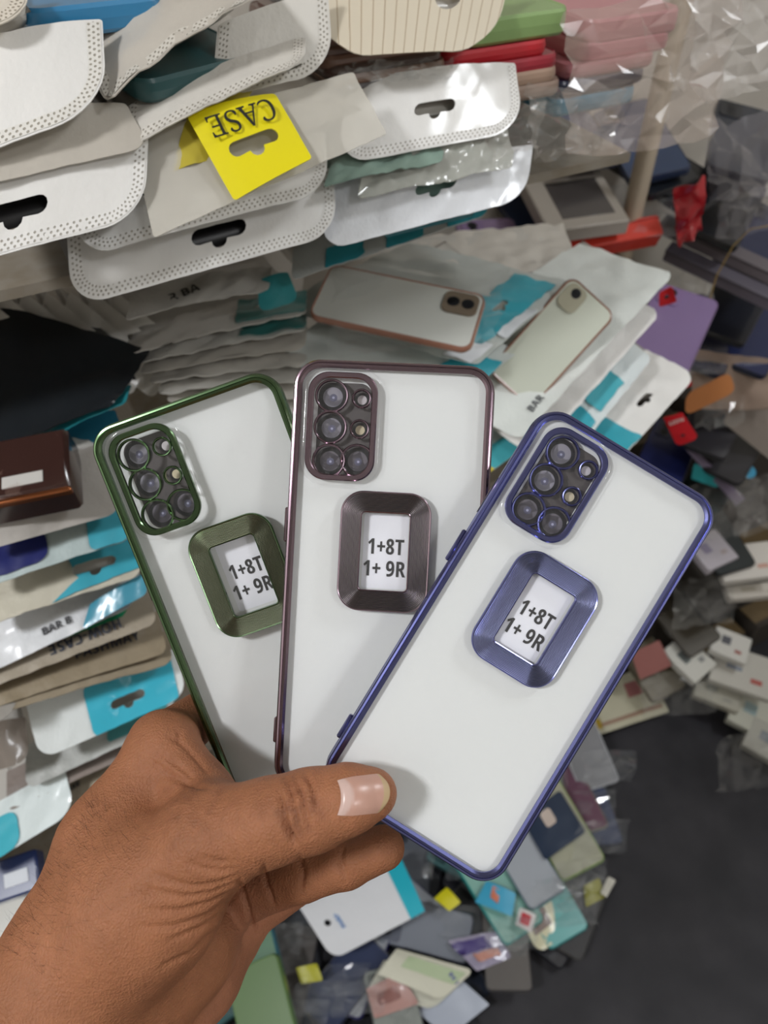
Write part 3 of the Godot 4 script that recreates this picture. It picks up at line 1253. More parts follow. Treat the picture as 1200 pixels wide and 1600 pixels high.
# A pouch: a flap (front edge free, back edge towards the shelf) with a welded seam, a hanging slot, prints and the filled body behind.
func pouch(label: String, c: Array, o := {}) -> Node3D:
	pouch_count += 1
	var fl: Vector3 = c[0]
	var fr: Vector3 = c[1]
	var br: Vector3 = c[2]
	var bl: Vector3 = c[3]
	var t := thing(o.get("name", "case_pouch"), label, o.get("category", "pouch"), (bl + br) / 2, o.get("group", ""))
	var off := -t.position
	var w := (fl.distance_to(fr) + bl.distance_to(br)) / 2
	var l := (fl.distance_to(bl) + fr.distance_to(br)) / 2
	var raw := bent(fl + off, fr + off, br + off, bl + off, w, l, o.get("bulge", 0.004), o.get("wr", 0.0012), pouch_count)
	var eye_shift := off
	var r: float = minf(o.get("r", 0.022), minf(w, l) * 0.49)
	var rbk: float = minf(o.get("rb", 0.002), minf(w, l) * 0.49)
	var outline := PackedVector2Array()
	for i in 9:
		outline.append(Vector2(r, r) + Vector2.from_angle(PI + PI / 2 * i / 8.0) * r)
	for i in 9:
		outline.append(Vector2(w - r, r) + Vector2.from_angle(-PI / 2 + PI / 2 * i / 8.0) * r)
	for i in 4:
		outline.append(Vector2(w - rbk, l - rbk) + Vector2.from_angle(PI / 2 * i / 3.0) * rbk)
	for i in 4:
		outline.append(Vector2(rbk, l - rbk) + Vector2.from_angle(PI / 2 + PI / 2 * i / 3.0) * rbk)
	var holes := []
	if o.has("hole"):
		var h: Array = o.hole
		var hc := Vector2(h[0] * w, h[1] * l)
		holes.append(circle2(hc, h[2] / 2, 16) if h.size() > 3 and h[3] == "round" else euro_hole(hc, h[2], -1.0 if h.size() > 3 and h[3] == "up" else 1.0))
	var step: float = o.get("step", clampf(minf(w, l) / 9.0, 0.003, 0.009))
	var hex: String = o.get("hex", "e9e7e3")
	var m: Material = o.get("mat", cloth(hex))
	part(t, "flap", local_sheet(raw, outline, holes, step, 0.0006, 0.0, off), m)
	if o.get("seam", true):
		var line := PackedVector2Array()
		line.append(Vector2(0, l * 0.97))
		line.append_array(resample_open(outline.slice(0, 18), step))
		line.append(Vector2(w, l * 0.97))
		line = resample_open(line, step * 0.8)
		var sw: float = o.get("seam_width", 0.0065)
		part(t, "weld_seam", local_ribbon(raw, line, 0.0012, 0.0012 + sw, 0.00025, sw * 0.5, off), weld(o.get("weld", hex)))
	for q in o.get("prints", []):
		var pr := PackedVector2Array()
		if q[0] is PackedVector2Array:
			for z in q[0]:
				pr.append(Vector2(z.x * w, z.y * l))
		else:
			pr = rounded((q[2] - q[0]) * w / 2, (q[3] - q[1]) * l / 2, q[5] if q.size() > 5 else 0.002, 4, Vector2((q[0] + q[2]) * w / 2, (q[1] + q[3]) * l / 2))
		var clipped := Geometry2D.intersect_polygons(pr, outline)
		var pm: Material = tone(q[1] if q[0] is PackedVector2Array else q[4], 0.4, 0.4)
		for z in clipped:
			var cut := []
			for h in holes:
				if Geometry2D.is_point_in_polygon(h[0], z):
					cut.append(h)
			part(t, "print", local_sheet(raw, z, cut, step, 0.0003, 0.0006 + 0.35 * o.get("wr", 0.0012), off), pm)
	for q in o.get("text", []):
		# [words, u, v, height, turn in degrees, colour, font, bold]
		var at := Vector2(q[1] * w, q[2] * l)
		var p: Vector3 = raw.call(at)
		var x: Vector3 = (raw.call(at + Vector2(0.004, 0)) - p).normalized()
		var y: Vector3 = (raw.call(at + Vector2(0, 0.004)) - p).normalized()
		var n := x.cross(y).normalized()
		if n.dot(EYE + eye_shift - p) < 0.0:
			n = -n
		y = n.cross(x)
		var bs := Basis(x, y, n) * Basis(Vector3(0, 0, 1), deg_to_rad(q[4]))
		letters(t, "lettering", q[0], q[3], q[6] if q.size() > 6 else "Droid Sans", q[7] if q.size() > 7 else true, tone(q[5], 0.6), Transform3D(bs, p + n * (o.get("text_lift", 0.0012))))
	if o.has("body"):
		var b: Array = o.body
		var way: Vector3 = b[3] if b.size() > 3 else INWARD
		var fa: float = b[4] if b.size() > 4 else 0.6
		var a0 := fl.lerp(bl, fa) + off - Vector3(0, b[1] * 0.4, 0)
		var a1 := fr.lerp(br, fa) + off - Vector3(0, b[1] * 0.4, 0)
		part(t, "body", pillow_mesh(a0.lerp(a1, 0.02), a1.lerp(a0, 0.02), a1.lerp(a0, 0.02) + way * b[0], a0.lerp(a1, 0.02) + way * b[0], b[1]), b[2])
	return t


func resample_open(l: PackedVector2Array, step: float) -> PackedVector2Array:
	var out := PackedVector2Array()
	for i in l.size() - 1:
		var d := l[i].distance_to(l[i + 1])
		if d < 1e-6:
			continue
		var n := maxi(1, int(round(d / step)))
		for k in n:
			out.append(l[i].lerp(l[i + 1], float(k) / n))
	out.append(l[l.size() - 1])
	return out


# The two sheet builders below work in a thing's own axes; `off` moves the eye there.
func local_sheet(raw: Callable, outline: PackedVector2Array, holes: Array, step: float, th: float, lift: float, off: Vector3) -> ArrayMesh:
	var world := func(q: Vector2) -> Vector3: return raw.call(q) - off
	var m := sheet_mesh(world, outline, holes, step, th, lift, 30.0)
	return shifted(m, off)


func local_ribbon(raw: Callable, line: PackedVector2Array, d0: float, d1: float, lift: float, tile: float, off: Vector3) -> ArrayMesh:
	var world := func(q: Vector2) -> Vector3: return raw.call(q) - off
	return shifted(ribbon_mesh(world, line, d0, d1, lift, tile), off)


func shifted(m: ArrayMesh, by: Vector3) -> ArrayMesh:
	var st := SurfaceTool.new()
	st.begin(Mesh.PRIMITIVE_TRIANGLES)
	st.append_from(m, 0, Transform3D(Basis(), by))
	return st.commit()


# A crumpled sheet of film over four corners: flat facets between creases.
func film(label: String, c: Array, m: Material, amp: float, freq := 40.0, called := "plastic_bag", group := "", into: Node3D = null, cells := 11) -> Node3D:
	pouch_count += 1
	var t := into if into else thing(called, label, "bag", (c[0] + c[2]) / 2, group)
	var n: Vector3 = (c[1] - c[0]).cross(c[3] - c[0]).normalized()
	if n.dot(EYE - c[0]) < 0.0:
		n = -n
	var rows := []
	var inv := t.transform.affine_inverse()
	for j in cells + 1:
		var row := PackedVector3Array()
		for i in cells + 1:
			var u := clampf((i + rng.randf_range(-0.38, 0.38)) / cells, 0.0, 1.0)
			var v := clampf((j + rng.randf_range(-0.38, 0.38)) / cells, 0.0, 1.0)
			var p: Vector3 = c[0].lerp(c[1], u).lerp(c[3].lerp(c[2], u), v)
			var k := wrinkle.get_noise_3d(p.x * freq * 0.4, p.y * freq * 0.4 + pouch_count, p.z * freq * 0.4) + rng.randf_range(-0.22, 0.22)
			row.append(inv * (p + n * amp * k + (c[1] - c[0]) * 0.06 * wrinkle.get_noise_2d(v * 5.0, pouch_count * 3.0) + (c[3] - c[0]) * 0.06 * wrinkle.get_noise_2d(u * 5.0, pouch_count * 5.0)))
		rows.append(row)
	var tris := PackedVector3Array()
	var groups := PackedInt32Array()
	for j in cells:
		for i in cells:
			if (i + j) % 2 == 0:
				quad(tris, rows[j][i], rows[j][i + 1], rows[j + 1][i + 1], rows[j + 1][i])
			else:
				quad(tris, rows[j][i + 1], rows[j + 1][i + 1], rows[j + 1][i], rows[j][i])
			groups.append_array([2 * (j * cells + i) + 1, 2 * (j * cells + i) + 2])
	part(t, "film", commit(tris, PackedVector2Array(), groups, t.basis.inverse() * (EYE - t.position)), m)
	return t


# A place on a surface seen at a pixel: x runs along `angle` in the picture, z is the given normal.
func lay(at: Vector3, normal: Vector3, angle: float) -> Transform3D:
	var z := normal.normalized()
	var x := RIGHT * cos(deg_to_rad(angle)) + UPWARD * sin(deg_to_rad(angle))
	x = (x - z * x.dot(z)).normalized()
	return Transform3D(Basis(x, z.cross(x), z), at)


# A plain phone case: a tray with a rounded rim, its back up, and a camera island; x is its width, y its length, z its back.
func plain_case(called: String, label: String, at: Transform3D, size: Vector3, o := {}) -> Node3D:
	var t := thing(called, label, o.get("category", "phone case"), at.origin, o.get("group", ""))
	t.basis = at.basis
	var hx := size.x / 2
	var hy := size.y / 2
	var th := size.z
	var r: float = o.get("r", 0.010)
	var rim: Material = o.get("rim", tone(o.get("hex", "30384a"), 0.35, 0.3))
	var back: Material = o.get("back", rim)
	var b := minf(0.002, th * 0.4)
	var rows := []
	for q in [[-0.0022, -0.0006], [-0.001, 0.0], [0.0, -b], [0.0004, -th * 0.5], [0.0, -th + b], [-0.0015, -th], [-0.0022, -th]]:
		rows.append([rounded(hx + q[0], hy + q[0], r + q[0], 6), q[1]])
	part(t, "rim", ring_mesh(rows, true), rim)
	part(t, "back_panel", plate_mesh(rounded(hx - 0.002, hy - 0.002, r - 0.002, 6), [], -0.0016, -0.0006), back)
	if o.get("camera", true):
		var c := Vector2(-hx + size.x * 0.26, hy - size.y * 0.14)
		var island := part(t, "camera_island", capped([[rounded(size.x * 0.19, size.y * 0.11, 0.007, 5, c), -0.0007], [rounded(size.x * 0.185, size.y * 0.107, 0.0066, 5, c), 0.0012]]), o.get("island", rim))
		for k in o.get("lenses", 2):
			var lc := c + Vector2(0, size.y * (0.045 - 0.09 * k))
			part(island, "lens_opening", plate_mesh(circle2(lc, size.x * 0.085, 16), [], 0.0011, 0.0014), tone("191a1f", 0.3))
	return t


func stack_case(called: String, label: String, front: Vector3, width: float, length: float, th: float, m: Material, group := "", tip := 0.0, way := INWARD) -> Node3D:
	# a case that lies flat on a shelf, its short end to the front
	var z := (Vector3.UP - way * tip).normalized()
	var y := (way - z * way.dot(z)).normalized()
	var x := y.cross(z)
	return plain_case(called, label, Transform3D(Basis(x, y, z), front + y * length / 2), Vector3(width, length, th), {"rim": m, "group": group, "lenses": 2})


# ------------------------------------------------------------------ the upper shelf

func build_top_shelf() -> void:
	var g := "white pouches on the upper shelf"
	var pale := frosted("e0dacf", 0.6, 0.35)
	var dim := cloth("d6d1c8")
	# lower flaps, then those that lie on them
	pouch("white pouch flap with dark hanging slot, lowest on the upper shelf", [S(112, 482, 0.425), S(528, 366, 0.425), S(520, 262, 0.452), S(104, 362, 0.452)], {"r": 0.03, "hole": [0.535, 0.47, 0.034], "group": g, "bulge": 0.004, "body": [0.16, 0.014, tone("1b1a1c", 0.4), INWARD, 0.42]})  # near-black body paints the shade of the gap behind the slot
	pouch("white pouch with dotted edge directly under the yellow tagged bag", [S(124, 404, 0.418), S(514, 300, 0.42), S(508, 205, 0.45), S(120, 300, 0.45)], {"r": 0.026, "group": g, "bulge": 0.004, "body": [0.16, 0.016, dim]})
	pouch("white pouch flap whose slot shows teal, right end of the upper shelf", [S(495, 396, 0.428), S(822, 312, 0.428), S(832, 226, 0.455), S(520, 286, 0.455)], {"r": 0.03, "hole": [0.5, 0.58, 0.031], "group": g, "seam": false, "bulge": 0.009, "wr": 0.002, "body": [0.16, 0.02, tone("7fa093", 0.3, 0.5)], "hex": "e4e6ea"})
	pouch("white pouch flap with grey slot, right of the yellow tag", [S(520, 262, 0.44), S(818, 205, 0.44), S(806, 98, 0.475), S(548, 128, 0.475)], {"r": 0.028, "hole": [0.49, 0.50, 0.030], "group": g, "bulge": 0.006, "body": [0.15, 0.018, dim]})
	pouch("teal card seen through the slot of the right end pouch", [S(600, 372, 0.452), S(740, 338, 0.452), S(748, 285, 0.462), S(610, 318, 0.462)], {"name": "teal_card", "category": "card", "seam": false, "r": 0.003, "mat": tone("35808c", 0.4), "step": 0.01})
	pouch("long white pouch flap with black slot cut by the left border", [S(-120, 432, 0.408), S(226, 340, 0.408), S(232, 212, 0.432), S(-118, 292, 0.432)], {"r": 0.03, "hole": [0.385, 0.47, 0.034], "group": g, "bulge": 0.004, "body": [0.17, 0.014, tone("1b1a1c", 0.4), INWARD, 0.42]})  # body coloured near black to stand for shade seen through the slot
	pouch("greyish folded pouch back above the black slotted flap at left", [S(-120, 315, 0.422), S(236, 232, 0.422), S(196, 160, 0.45), S(-110, 218, 0.45)], {"r": 0.012, "group": g, "seam": false, "hex": "bdb6ab", "bulge": 0.006, "body": [0.15, 0.02, dim]})
	pouch("large white pouch with dotted edge in the upper left corner", [S(-125, 282, 0.425), S(168, 172, 0.425), S(160, 30, 0.468), S(-125, 95, 0.468)], {"r": 0.034, "group": g, "bulge": 0.006, "body": [0.16, 0.03, dim], "weld": "e0ddd6", "seam_width": 0.007})
	# the opened pouch with the teal case in it
	pouch("lower lip of the opened pouch under the dark teal case", [S(190, 236, 0.426), S(475, 96, 0.434), S(478, 58, 0.458), S(196, 168, 0.456)], {"r": 0.012, "group": g, "bulge": 0.004, "body": [0.14, 0.02, dim], "hex": "d8d3ca"})
	pouch("rounded white flap end right of the dark teal case", [S(330, 158, 0.448), S(522, 112, 0.446), S(512, -20, 0.475), S(340, 40, 0.475)], {"r": 0.03, "group": g, "bulge": 0.003, "weld": "d9d5cd", "hex": "dcd8d0"})
	stack_case("dark_teal_case", "dark teal phone case inside the opened pouch at top left", S(318, 104, 0.452), 0.076, 0.15, 0.012, tone("1f4a4c", 0.4, 0.3), "", 0.1, (INWARD - ALONG * 0.32).normalized())
	pouch("upper lip of the opened pouch, grey and creased, at the top", [S(165, 160, 0.438), S(408, -12, 0.438), S(390, -60, 0.49), S(120, 70, 0.49)], {"r": 0.006, "group": g, "bulge": 0.008, "hex": "c4bdb2", "weld": "cfcac0", "wr": 0.003, "body": [0.12, 0.02, dim]})
	pouch("small cream pouch flap on the top left pile", [S(-60, 60, 0.452), S(46, 30, 0.452), S(40, -40, 0.48), S(-60, -10, 0.48)], {"r": 0.02, "group": g, "hex": "d9d0c2", "body": [0.12, 0.02, dim]})
	stack_case("blue_case", "bright blue phone case at the top edge behind the left pouches", S(150, 4, 0.475), 0.07, 0.14, 0.014, tone("2f7fae", 0.3, 0.4))
	pouch("cream lined pouch between blue case and opened pouch", [S(175, 90, 0.462), S(300, 40, 0.462), S(300, -20, 0.5), S(160, 20, 0.5)], {"r": 0.004, "group": g, "hex": "cfc2ae", "seam": false, "body": [0.12, 0.02, dim]})
	# the yellow tag in its frosted bag
	pouch("frosted clear bag that holds the yellow tag", [S(240, 372, 0.402), S(604, 210, 0.412), S(552, 112, 0.447), S(205, 215, 0.443)], {"name": "frosted_bag", "category": "bag", "seam": false, "r": 0.002, "mat": frosted("e6e1d6", 0.42, 0.25), "bulge": 0.002, "wr": 0.0018, "body": [0.12, 0.016, pale]})
	pouch("yellow header tag printed CASE with a hanging slot", [S(366, 314, 0.4005), S(488, 247, 0.4035), S(430, 146, 0.4385), S(291, 180, 0.4365)], {"name": "header_tag", "category": "tag", "seam": false, "r": 0.002, "mat": tone("e8d90c", 0.38, 0.4), "bulge": 0.004, "wr": 0.0004, "hole": [0.5, 0.47, 0.029], "text": [["CASE", 0.5, 0.76, 0.0115, 180.0, "16160f", "Droid Serif", false]], "text_lift": 0.0016})
	pouch("dull yellow tag corner showing behind the printed one", [S(268, 268, 0.425), S(330, 250, 0.425), S(400, 132, 0.452), S(300, 152, 0.452)], {"name": "header_tag", "category": "tag", "seam": false, "r": 0.002, "mat": tone("b9a93a", 0.4)})
	# top middle: lined flap and brown cases
	var ruled := mat("ruled_paper", Color("d8cdb8"), 0.5)
	ruled.albedo_texture = tex_ruled
	ruled.uv1_scale = Vector3(1.1, 1, 1)
	pouch("cream flap with fine ruled lines and a round hole at the top", [S(508, 92, 0.452), S(770, 78, 0.452), S(800, -50, 0.5), S(500, -40, 0.5)], {"r": 0.044, "mat": ruled, "seam": false, "hole": [0.66, 0.62, 0.019, "round"], "category": "flap", "name": "ruled_flap", "bulge": 0.004, "body": [0.12, 0.016, dim]})
	for k in 5:
		var q: Array = [["5b3b31", "topmost brown"], ["7b5a4c", "second brown"], ["4a332c", "third brown"], ["8a6a58", "fourth brown"], ["3e3330", "lowest brown"]][k]
		stack_case("brown_case", "%s phone case in the pile under the ruled flap" % q[1], S(596 + 6 * k, 62 + 15 * k, 0.478 - 0.002 * k), 0.082, 0.13, 0.0085, tone(q[0], 0.3, 0.6), "brown cases under the ruled flap")
	for k in 3:
		film("clear crinkled packet %s on the brown case pile" % ["end", "fold", "corner"][k], [S(520 + 55 * k, 132 + 4 * k, 0.462), S(600 + 55 * k, 120, 0.462), S(610 + 50 * k, 92, 0.475), S(535 + 50 * k, 96, 0.475)], clear_film(0.12), 0.012, 60.0, "clear_packet", "clear packets on the brown cases", null, 7)
	# coloured cases at the top right
	for q in [["pale green phone case at the top centre right", 815, 22, 0.484, 0.083, 0.016, "8fae6e"], ["bright red phone case under the pale green one", 782, 72, 0.482, 0.083, 0.010, "c21f2c"], ["darker red phone case, second below the pale green one", 800, 95, 0.480, 0.083, 0.010, "a92a3a"], ["beige phone case under the red ones", 800, 116, 0.479, 0.083, 0.010, "b89a86"], ["clear grey phone case at the bottom of the red pile", 806, 137, 0.478, 0.083, 0.010, "a58e80"], ["pink phone case at the top right", 1000, 22, 0.50, 0.086, 0.016, "c8848a"], ["deeper pink phone case under the first pink one", 985, 58, 0.50, 0.086, 0.013, "c67b84"], ["dull pink phone case, third in the pink pile", 960, 92, 0.496, 0.086, 0.010, "b7767c"], ["navy phone case under the pink pile", 945, 118, 0.494, 0.086, 0.010, "2a3452"], ["sky blue phone case under the navy one", 935, 146, 0.492, 0.08, 0.012, "3f93b4"]]:
		stack_case("silicone_case", q[0], S(q[1], q[2], q[3]), q[4], 0.15, q[5], tone(q[6], 0.35, 0.5), "coloured cases on the upper shelf")
	# clear bags that hang over the right end
	film("clear crinkled plastic bag hanging over the pink cases", [S(905, 250, 0.425), S(1110, 218, 0.43), S(1165, -20, 0.47), S(880, 20, 0.475)], frosted("b9a89c", 0.34, 0.18), 0.02, 22.0)
	film("clear plastic bag sagging below the sky blue case", [S(838, 250, 0.43), S(960, 232, 0.43), S(990, 120, 0.455), S(815, 140, 0.46)], clear_film(0.14, "c9c2ba"), 0.016, 30.0)
	film("bright crinkled bag corner at the top right border", [S(1090, 165, 0.44), S(1250, 120, 0.44), S(1250, -40, 0.47), S(1080, -20, 0.47)], frosted("d9d2cc", 0.3, 0.15), 0.02, 26.0)
	film("clear bag corner hanging at the right end pouch", [S(735, 260, 0.43), S(840, 235, 0.43), S(860, 150, 0.455), S(760, 175, 0.455)], clear_film(0.12, "d4cec6"), 0.012, 40.0)
	pouch("sage green phone case film under the grey slotted flap", [S(505, 292, 0.432), S(690, 255, 0.432), S(700, 205, 0.455), S(520, 250, 0.455)], {"name": "sage_film", "category": "film", "seam": false, "mat": tone("8ba296", 0.25, 0.6), "r": 0.003, "wr": 0.003, "body": [0.12, 0.012, tone("8ba296", 0.25, 0.6)]})
	pouch("clear wrinkled film between the two right pouches", [S(560, 310, 0.43), S(800, 262, 0.43), S(795, 200, 0.45), S(570, 235, 0.45)], {"name": "wrinkled_film", "category": "film", "seam": false, "mat": frosted("c5c6bd", 0.55, 0.12), "r": 0.003, "wr": 0.006})
	for k in 3:
		pouch("white pouch end with teal stripe hanging below the upper shelf, %s" % ["first from the left", "second from the left", "rightmost"][k], [S(455 + 95 * k, 440 - 32 * k, 0.50), S(570 + 95 * k, 402 - 32 * k, 0.50), S(575 + 95 * k, 350 - 32 * k, 0.53), S(458 + 95 * k, 388 - 32 * k, 0.53)], {"r": 0.008, "hex": "c9cdca", "seam": false, "prints": [[0.45, 0.0, 1.0, 0.55, "3aa0ae"]], "group": "pouch ends with teal stripes", "body": [0.1, 0.012, dim]})


# ------------------------------------------------------------------ the middle shelf

func build_middle_shelf() -> void:
	var g := "white pouches on the middle shelf"
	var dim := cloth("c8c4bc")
	var tilt := Vector3.UP + AHEAD * -0.5
	# the pile of white pouches that leans out on the right
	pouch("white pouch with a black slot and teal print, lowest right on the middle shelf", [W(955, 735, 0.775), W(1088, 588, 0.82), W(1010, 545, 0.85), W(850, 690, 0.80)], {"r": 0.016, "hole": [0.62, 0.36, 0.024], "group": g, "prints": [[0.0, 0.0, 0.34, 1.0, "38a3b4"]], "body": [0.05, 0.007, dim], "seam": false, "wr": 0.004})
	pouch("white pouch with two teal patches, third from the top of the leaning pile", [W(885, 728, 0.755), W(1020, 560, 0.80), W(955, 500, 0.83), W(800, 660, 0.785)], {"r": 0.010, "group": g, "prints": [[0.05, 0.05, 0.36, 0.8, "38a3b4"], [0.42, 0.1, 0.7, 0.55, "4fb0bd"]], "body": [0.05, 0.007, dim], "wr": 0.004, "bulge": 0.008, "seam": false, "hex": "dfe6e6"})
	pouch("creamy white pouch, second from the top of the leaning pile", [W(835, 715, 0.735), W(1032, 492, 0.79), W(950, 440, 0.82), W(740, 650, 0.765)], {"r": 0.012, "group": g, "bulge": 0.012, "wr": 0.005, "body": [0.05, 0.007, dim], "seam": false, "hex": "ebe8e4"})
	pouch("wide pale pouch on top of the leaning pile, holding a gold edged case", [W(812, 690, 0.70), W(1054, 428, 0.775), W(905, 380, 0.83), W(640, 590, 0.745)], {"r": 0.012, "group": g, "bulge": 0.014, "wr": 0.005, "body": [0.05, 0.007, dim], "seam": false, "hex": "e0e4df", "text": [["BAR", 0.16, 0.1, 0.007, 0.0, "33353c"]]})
	plain_case("gold_edged_case", "cream phone case with brown gold edge standing in the wide pale pouch", Transform3D(lay(Vector3.ZERO, W(640, 480, 0.0) - W(640, 480, 1.0) + Vector3(0, 0.25, 0), -42).basis, W(862, 535, 0.716)), Vector3(0.056, 0.116, 0.007), {"rim": tone("8a5a44", 0.3, 0.5), "back": tone("c6cabb", 0.3, 0.4), "island": tone("a8a48e", 0.3, 0.5), "lenses": 1})
	# the pouch with the white case on the left of the pile
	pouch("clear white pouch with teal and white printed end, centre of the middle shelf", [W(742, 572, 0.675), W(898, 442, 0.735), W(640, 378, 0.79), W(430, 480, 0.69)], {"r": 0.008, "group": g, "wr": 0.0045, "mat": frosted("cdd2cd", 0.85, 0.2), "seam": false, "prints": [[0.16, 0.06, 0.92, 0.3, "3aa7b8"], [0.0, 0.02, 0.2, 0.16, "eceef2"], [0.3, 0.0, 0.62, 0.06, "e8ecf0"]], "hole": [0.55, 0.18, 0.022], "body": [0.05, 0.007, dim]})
	plain_case("white_gold_case", "white phone case with rose gold edge lying in the centre pouch", lay(W(622, 476, 0.662), tilt, -104), Vector3(0.066, 0.142, 0.008), {"rim": tone("a0705c", 0.3, 0.5), "back": tone("d2d3cc", 0.3, 0.4), "island": tone("7a6c5c", 0.3, 0.5), "lenses": 2})
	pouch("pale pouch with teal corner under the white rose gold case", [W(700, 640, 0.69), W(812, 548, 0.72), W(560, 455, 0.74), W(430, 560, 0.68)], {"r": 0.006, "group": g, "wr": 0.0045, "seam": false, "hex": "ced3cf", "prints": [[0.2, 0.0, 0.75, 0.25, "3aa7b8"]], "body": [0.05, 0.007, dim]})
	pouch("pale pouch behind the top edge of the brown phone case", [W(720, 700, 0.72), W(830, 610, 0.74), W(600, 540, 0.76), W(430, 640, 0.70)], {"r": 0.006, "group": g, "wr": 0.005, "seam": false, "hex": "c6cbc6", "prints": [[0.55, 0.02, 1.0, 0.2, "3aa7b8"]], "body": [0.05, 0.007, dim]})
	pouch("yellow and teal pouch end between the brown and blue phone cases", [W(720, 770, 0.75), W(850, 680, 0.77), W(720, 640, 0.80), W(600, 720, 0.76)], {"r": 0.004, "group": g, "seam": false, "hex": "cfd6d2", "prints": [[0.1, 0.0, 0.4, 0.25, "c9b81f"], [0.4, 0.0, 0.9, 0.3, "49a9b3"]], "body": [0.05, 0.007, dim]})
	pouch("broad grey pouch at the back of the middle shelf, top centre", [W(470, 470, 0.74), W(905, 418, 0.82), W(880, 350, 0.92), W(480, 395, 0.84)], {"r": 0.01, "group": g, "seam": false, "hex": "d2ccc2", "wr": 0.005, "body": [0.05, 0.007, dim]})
	# the fan of pouches in the middle left
	var shades := ["dcd8d0", "e2dfd8", "d8d3ca", "e0dcd4", "e4e1da", "dad5cc", "dedad2"]
	for k in 7:
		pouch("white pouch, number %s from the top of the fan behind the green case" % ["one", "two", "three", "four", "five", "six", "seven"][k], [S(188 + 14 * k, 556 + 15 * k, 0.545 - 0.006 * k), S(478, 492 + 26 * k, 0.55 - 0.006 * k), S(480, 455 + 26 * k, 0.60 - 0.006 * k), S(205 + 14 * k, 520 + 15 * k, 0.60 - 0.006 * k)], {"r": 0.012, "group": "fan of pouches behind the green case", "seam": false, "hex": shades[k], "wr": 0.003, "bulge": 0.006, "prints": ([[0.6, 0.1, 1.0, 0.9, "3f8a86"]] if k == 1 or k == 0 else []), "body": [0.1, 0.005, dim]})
	for k in 7:
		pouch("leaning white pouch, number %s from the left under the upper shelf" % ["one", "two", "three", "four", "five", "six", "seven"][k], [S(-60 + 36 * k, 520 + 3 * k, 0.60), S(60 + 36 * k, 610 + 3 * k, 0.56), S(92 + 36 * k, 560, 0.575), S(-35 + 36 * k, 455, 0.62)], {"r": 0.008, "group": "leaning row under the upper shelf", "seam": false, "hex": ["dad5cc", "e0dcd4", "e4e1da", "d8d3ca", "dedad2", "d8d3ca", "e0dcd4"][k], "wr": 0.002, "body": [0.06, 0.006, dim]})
	pouch("white slip with small print hanging under the lowest flap", [S(196, 500, 0.52), S(420, 452, 0.52), S(425, 415, 0.55), S(205, 455, 0.55)], {"r": 0.004, "seam": false, "hex": "d6d2ca", "name": "paper_slip", "category": "slip", "text": [["AR BA", 0.35, 0.4, 0.008, 0.0, "35322e"]], "wr": 0.003})
	pouch("teal pouch corner in the shade below the lowest flap", [S(405, 490, 0.515), S(468, 470, 0.515), S(450, 425, 0.535), S(402, 440, 0.535)], {"r": 0.008, "seam": false, "hex": "2f8f94", "name": "teal_pouch"})
	film("clear film sheet over the white rose gold case", [W(500, 560, 0.635), W(770, 540, 0.66), W(800, 425, 0.70), W(520, 400, 0.69)], clear_film(0.07, "dfe4e2"), 0.016, 30.0, "clear_film", "", null, 8)
	# dark things on the left
	pouch("glossy black bag lying at the left border under the upper shelf", [W(-40, 718, 0.53), W(178, 632, 0.56), W(236, 548, 0.61), W(-40, 470, 0.60)], {"r": 0.006, "seam": false, "name": "black_bag", "category": "bag", "mat": tone("22262a", 0.3, 0.5), "wr": 0.004, "body": [0.1, 0.02, tone("22262a", 0.3, 0.5)]})
	pouch("thin teal pouch edge below the black bag", [W(40, 705, 0.545), W(196, 628, 0.565), W(205, 600, 0.585), W(40, 672, 0.57)], {"r": 0.004, "seam": false, "name": "teal_pouch", "mat": tone("2c8c96", 0.35, 0.4), "body": [0.1, 0.008, tone("2c8c96", 0.35, 0.4)]})
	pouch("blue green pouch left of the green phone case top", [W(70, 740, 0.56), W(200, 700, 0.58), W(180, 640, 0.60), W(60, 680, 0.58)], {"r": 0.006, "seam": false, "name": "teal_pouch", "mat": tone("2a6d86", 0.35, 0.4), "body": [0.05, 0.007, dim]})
	var box := thing("rose_gold_box", "rose brown glossy box with white label and copper edge at the left", "box", W(30, 748, 0.522))
	box.basis = lay(Vector3.ZERO, tilt, 16).basis
	part(box, "body", box_mesh(Vector3(0.075, 0.05, 0.03), 0.003), tone("3c2622", 0.2, 0.8))
	part(box, "label", box_mesh(Vector3(0.026, 0.009, 0.001), 0.0003), tone("c9c6c0", 0.6)).position = Vector3(0.008, -0.013, 0.0155)
	part(box, "copper_edge", box_mesh(Vector3(0.076, 0.004, 0.006), 0.001), chrome("c07850", 0.25)).position = Vector3(0.0, -0.026, 0.012)
	film("crinkled clear film over the rose brown box", [W(-20, 790, 0.498), W(90, 760, 0.503), W(90, 680, 0.523), W(-20, 700, 0.518)], clear_film(0.1, "b89080"), 0.008, 60.0, "plastic_bag", "", null, 6)


# ------------------------------------------------------------------ the stack at the left

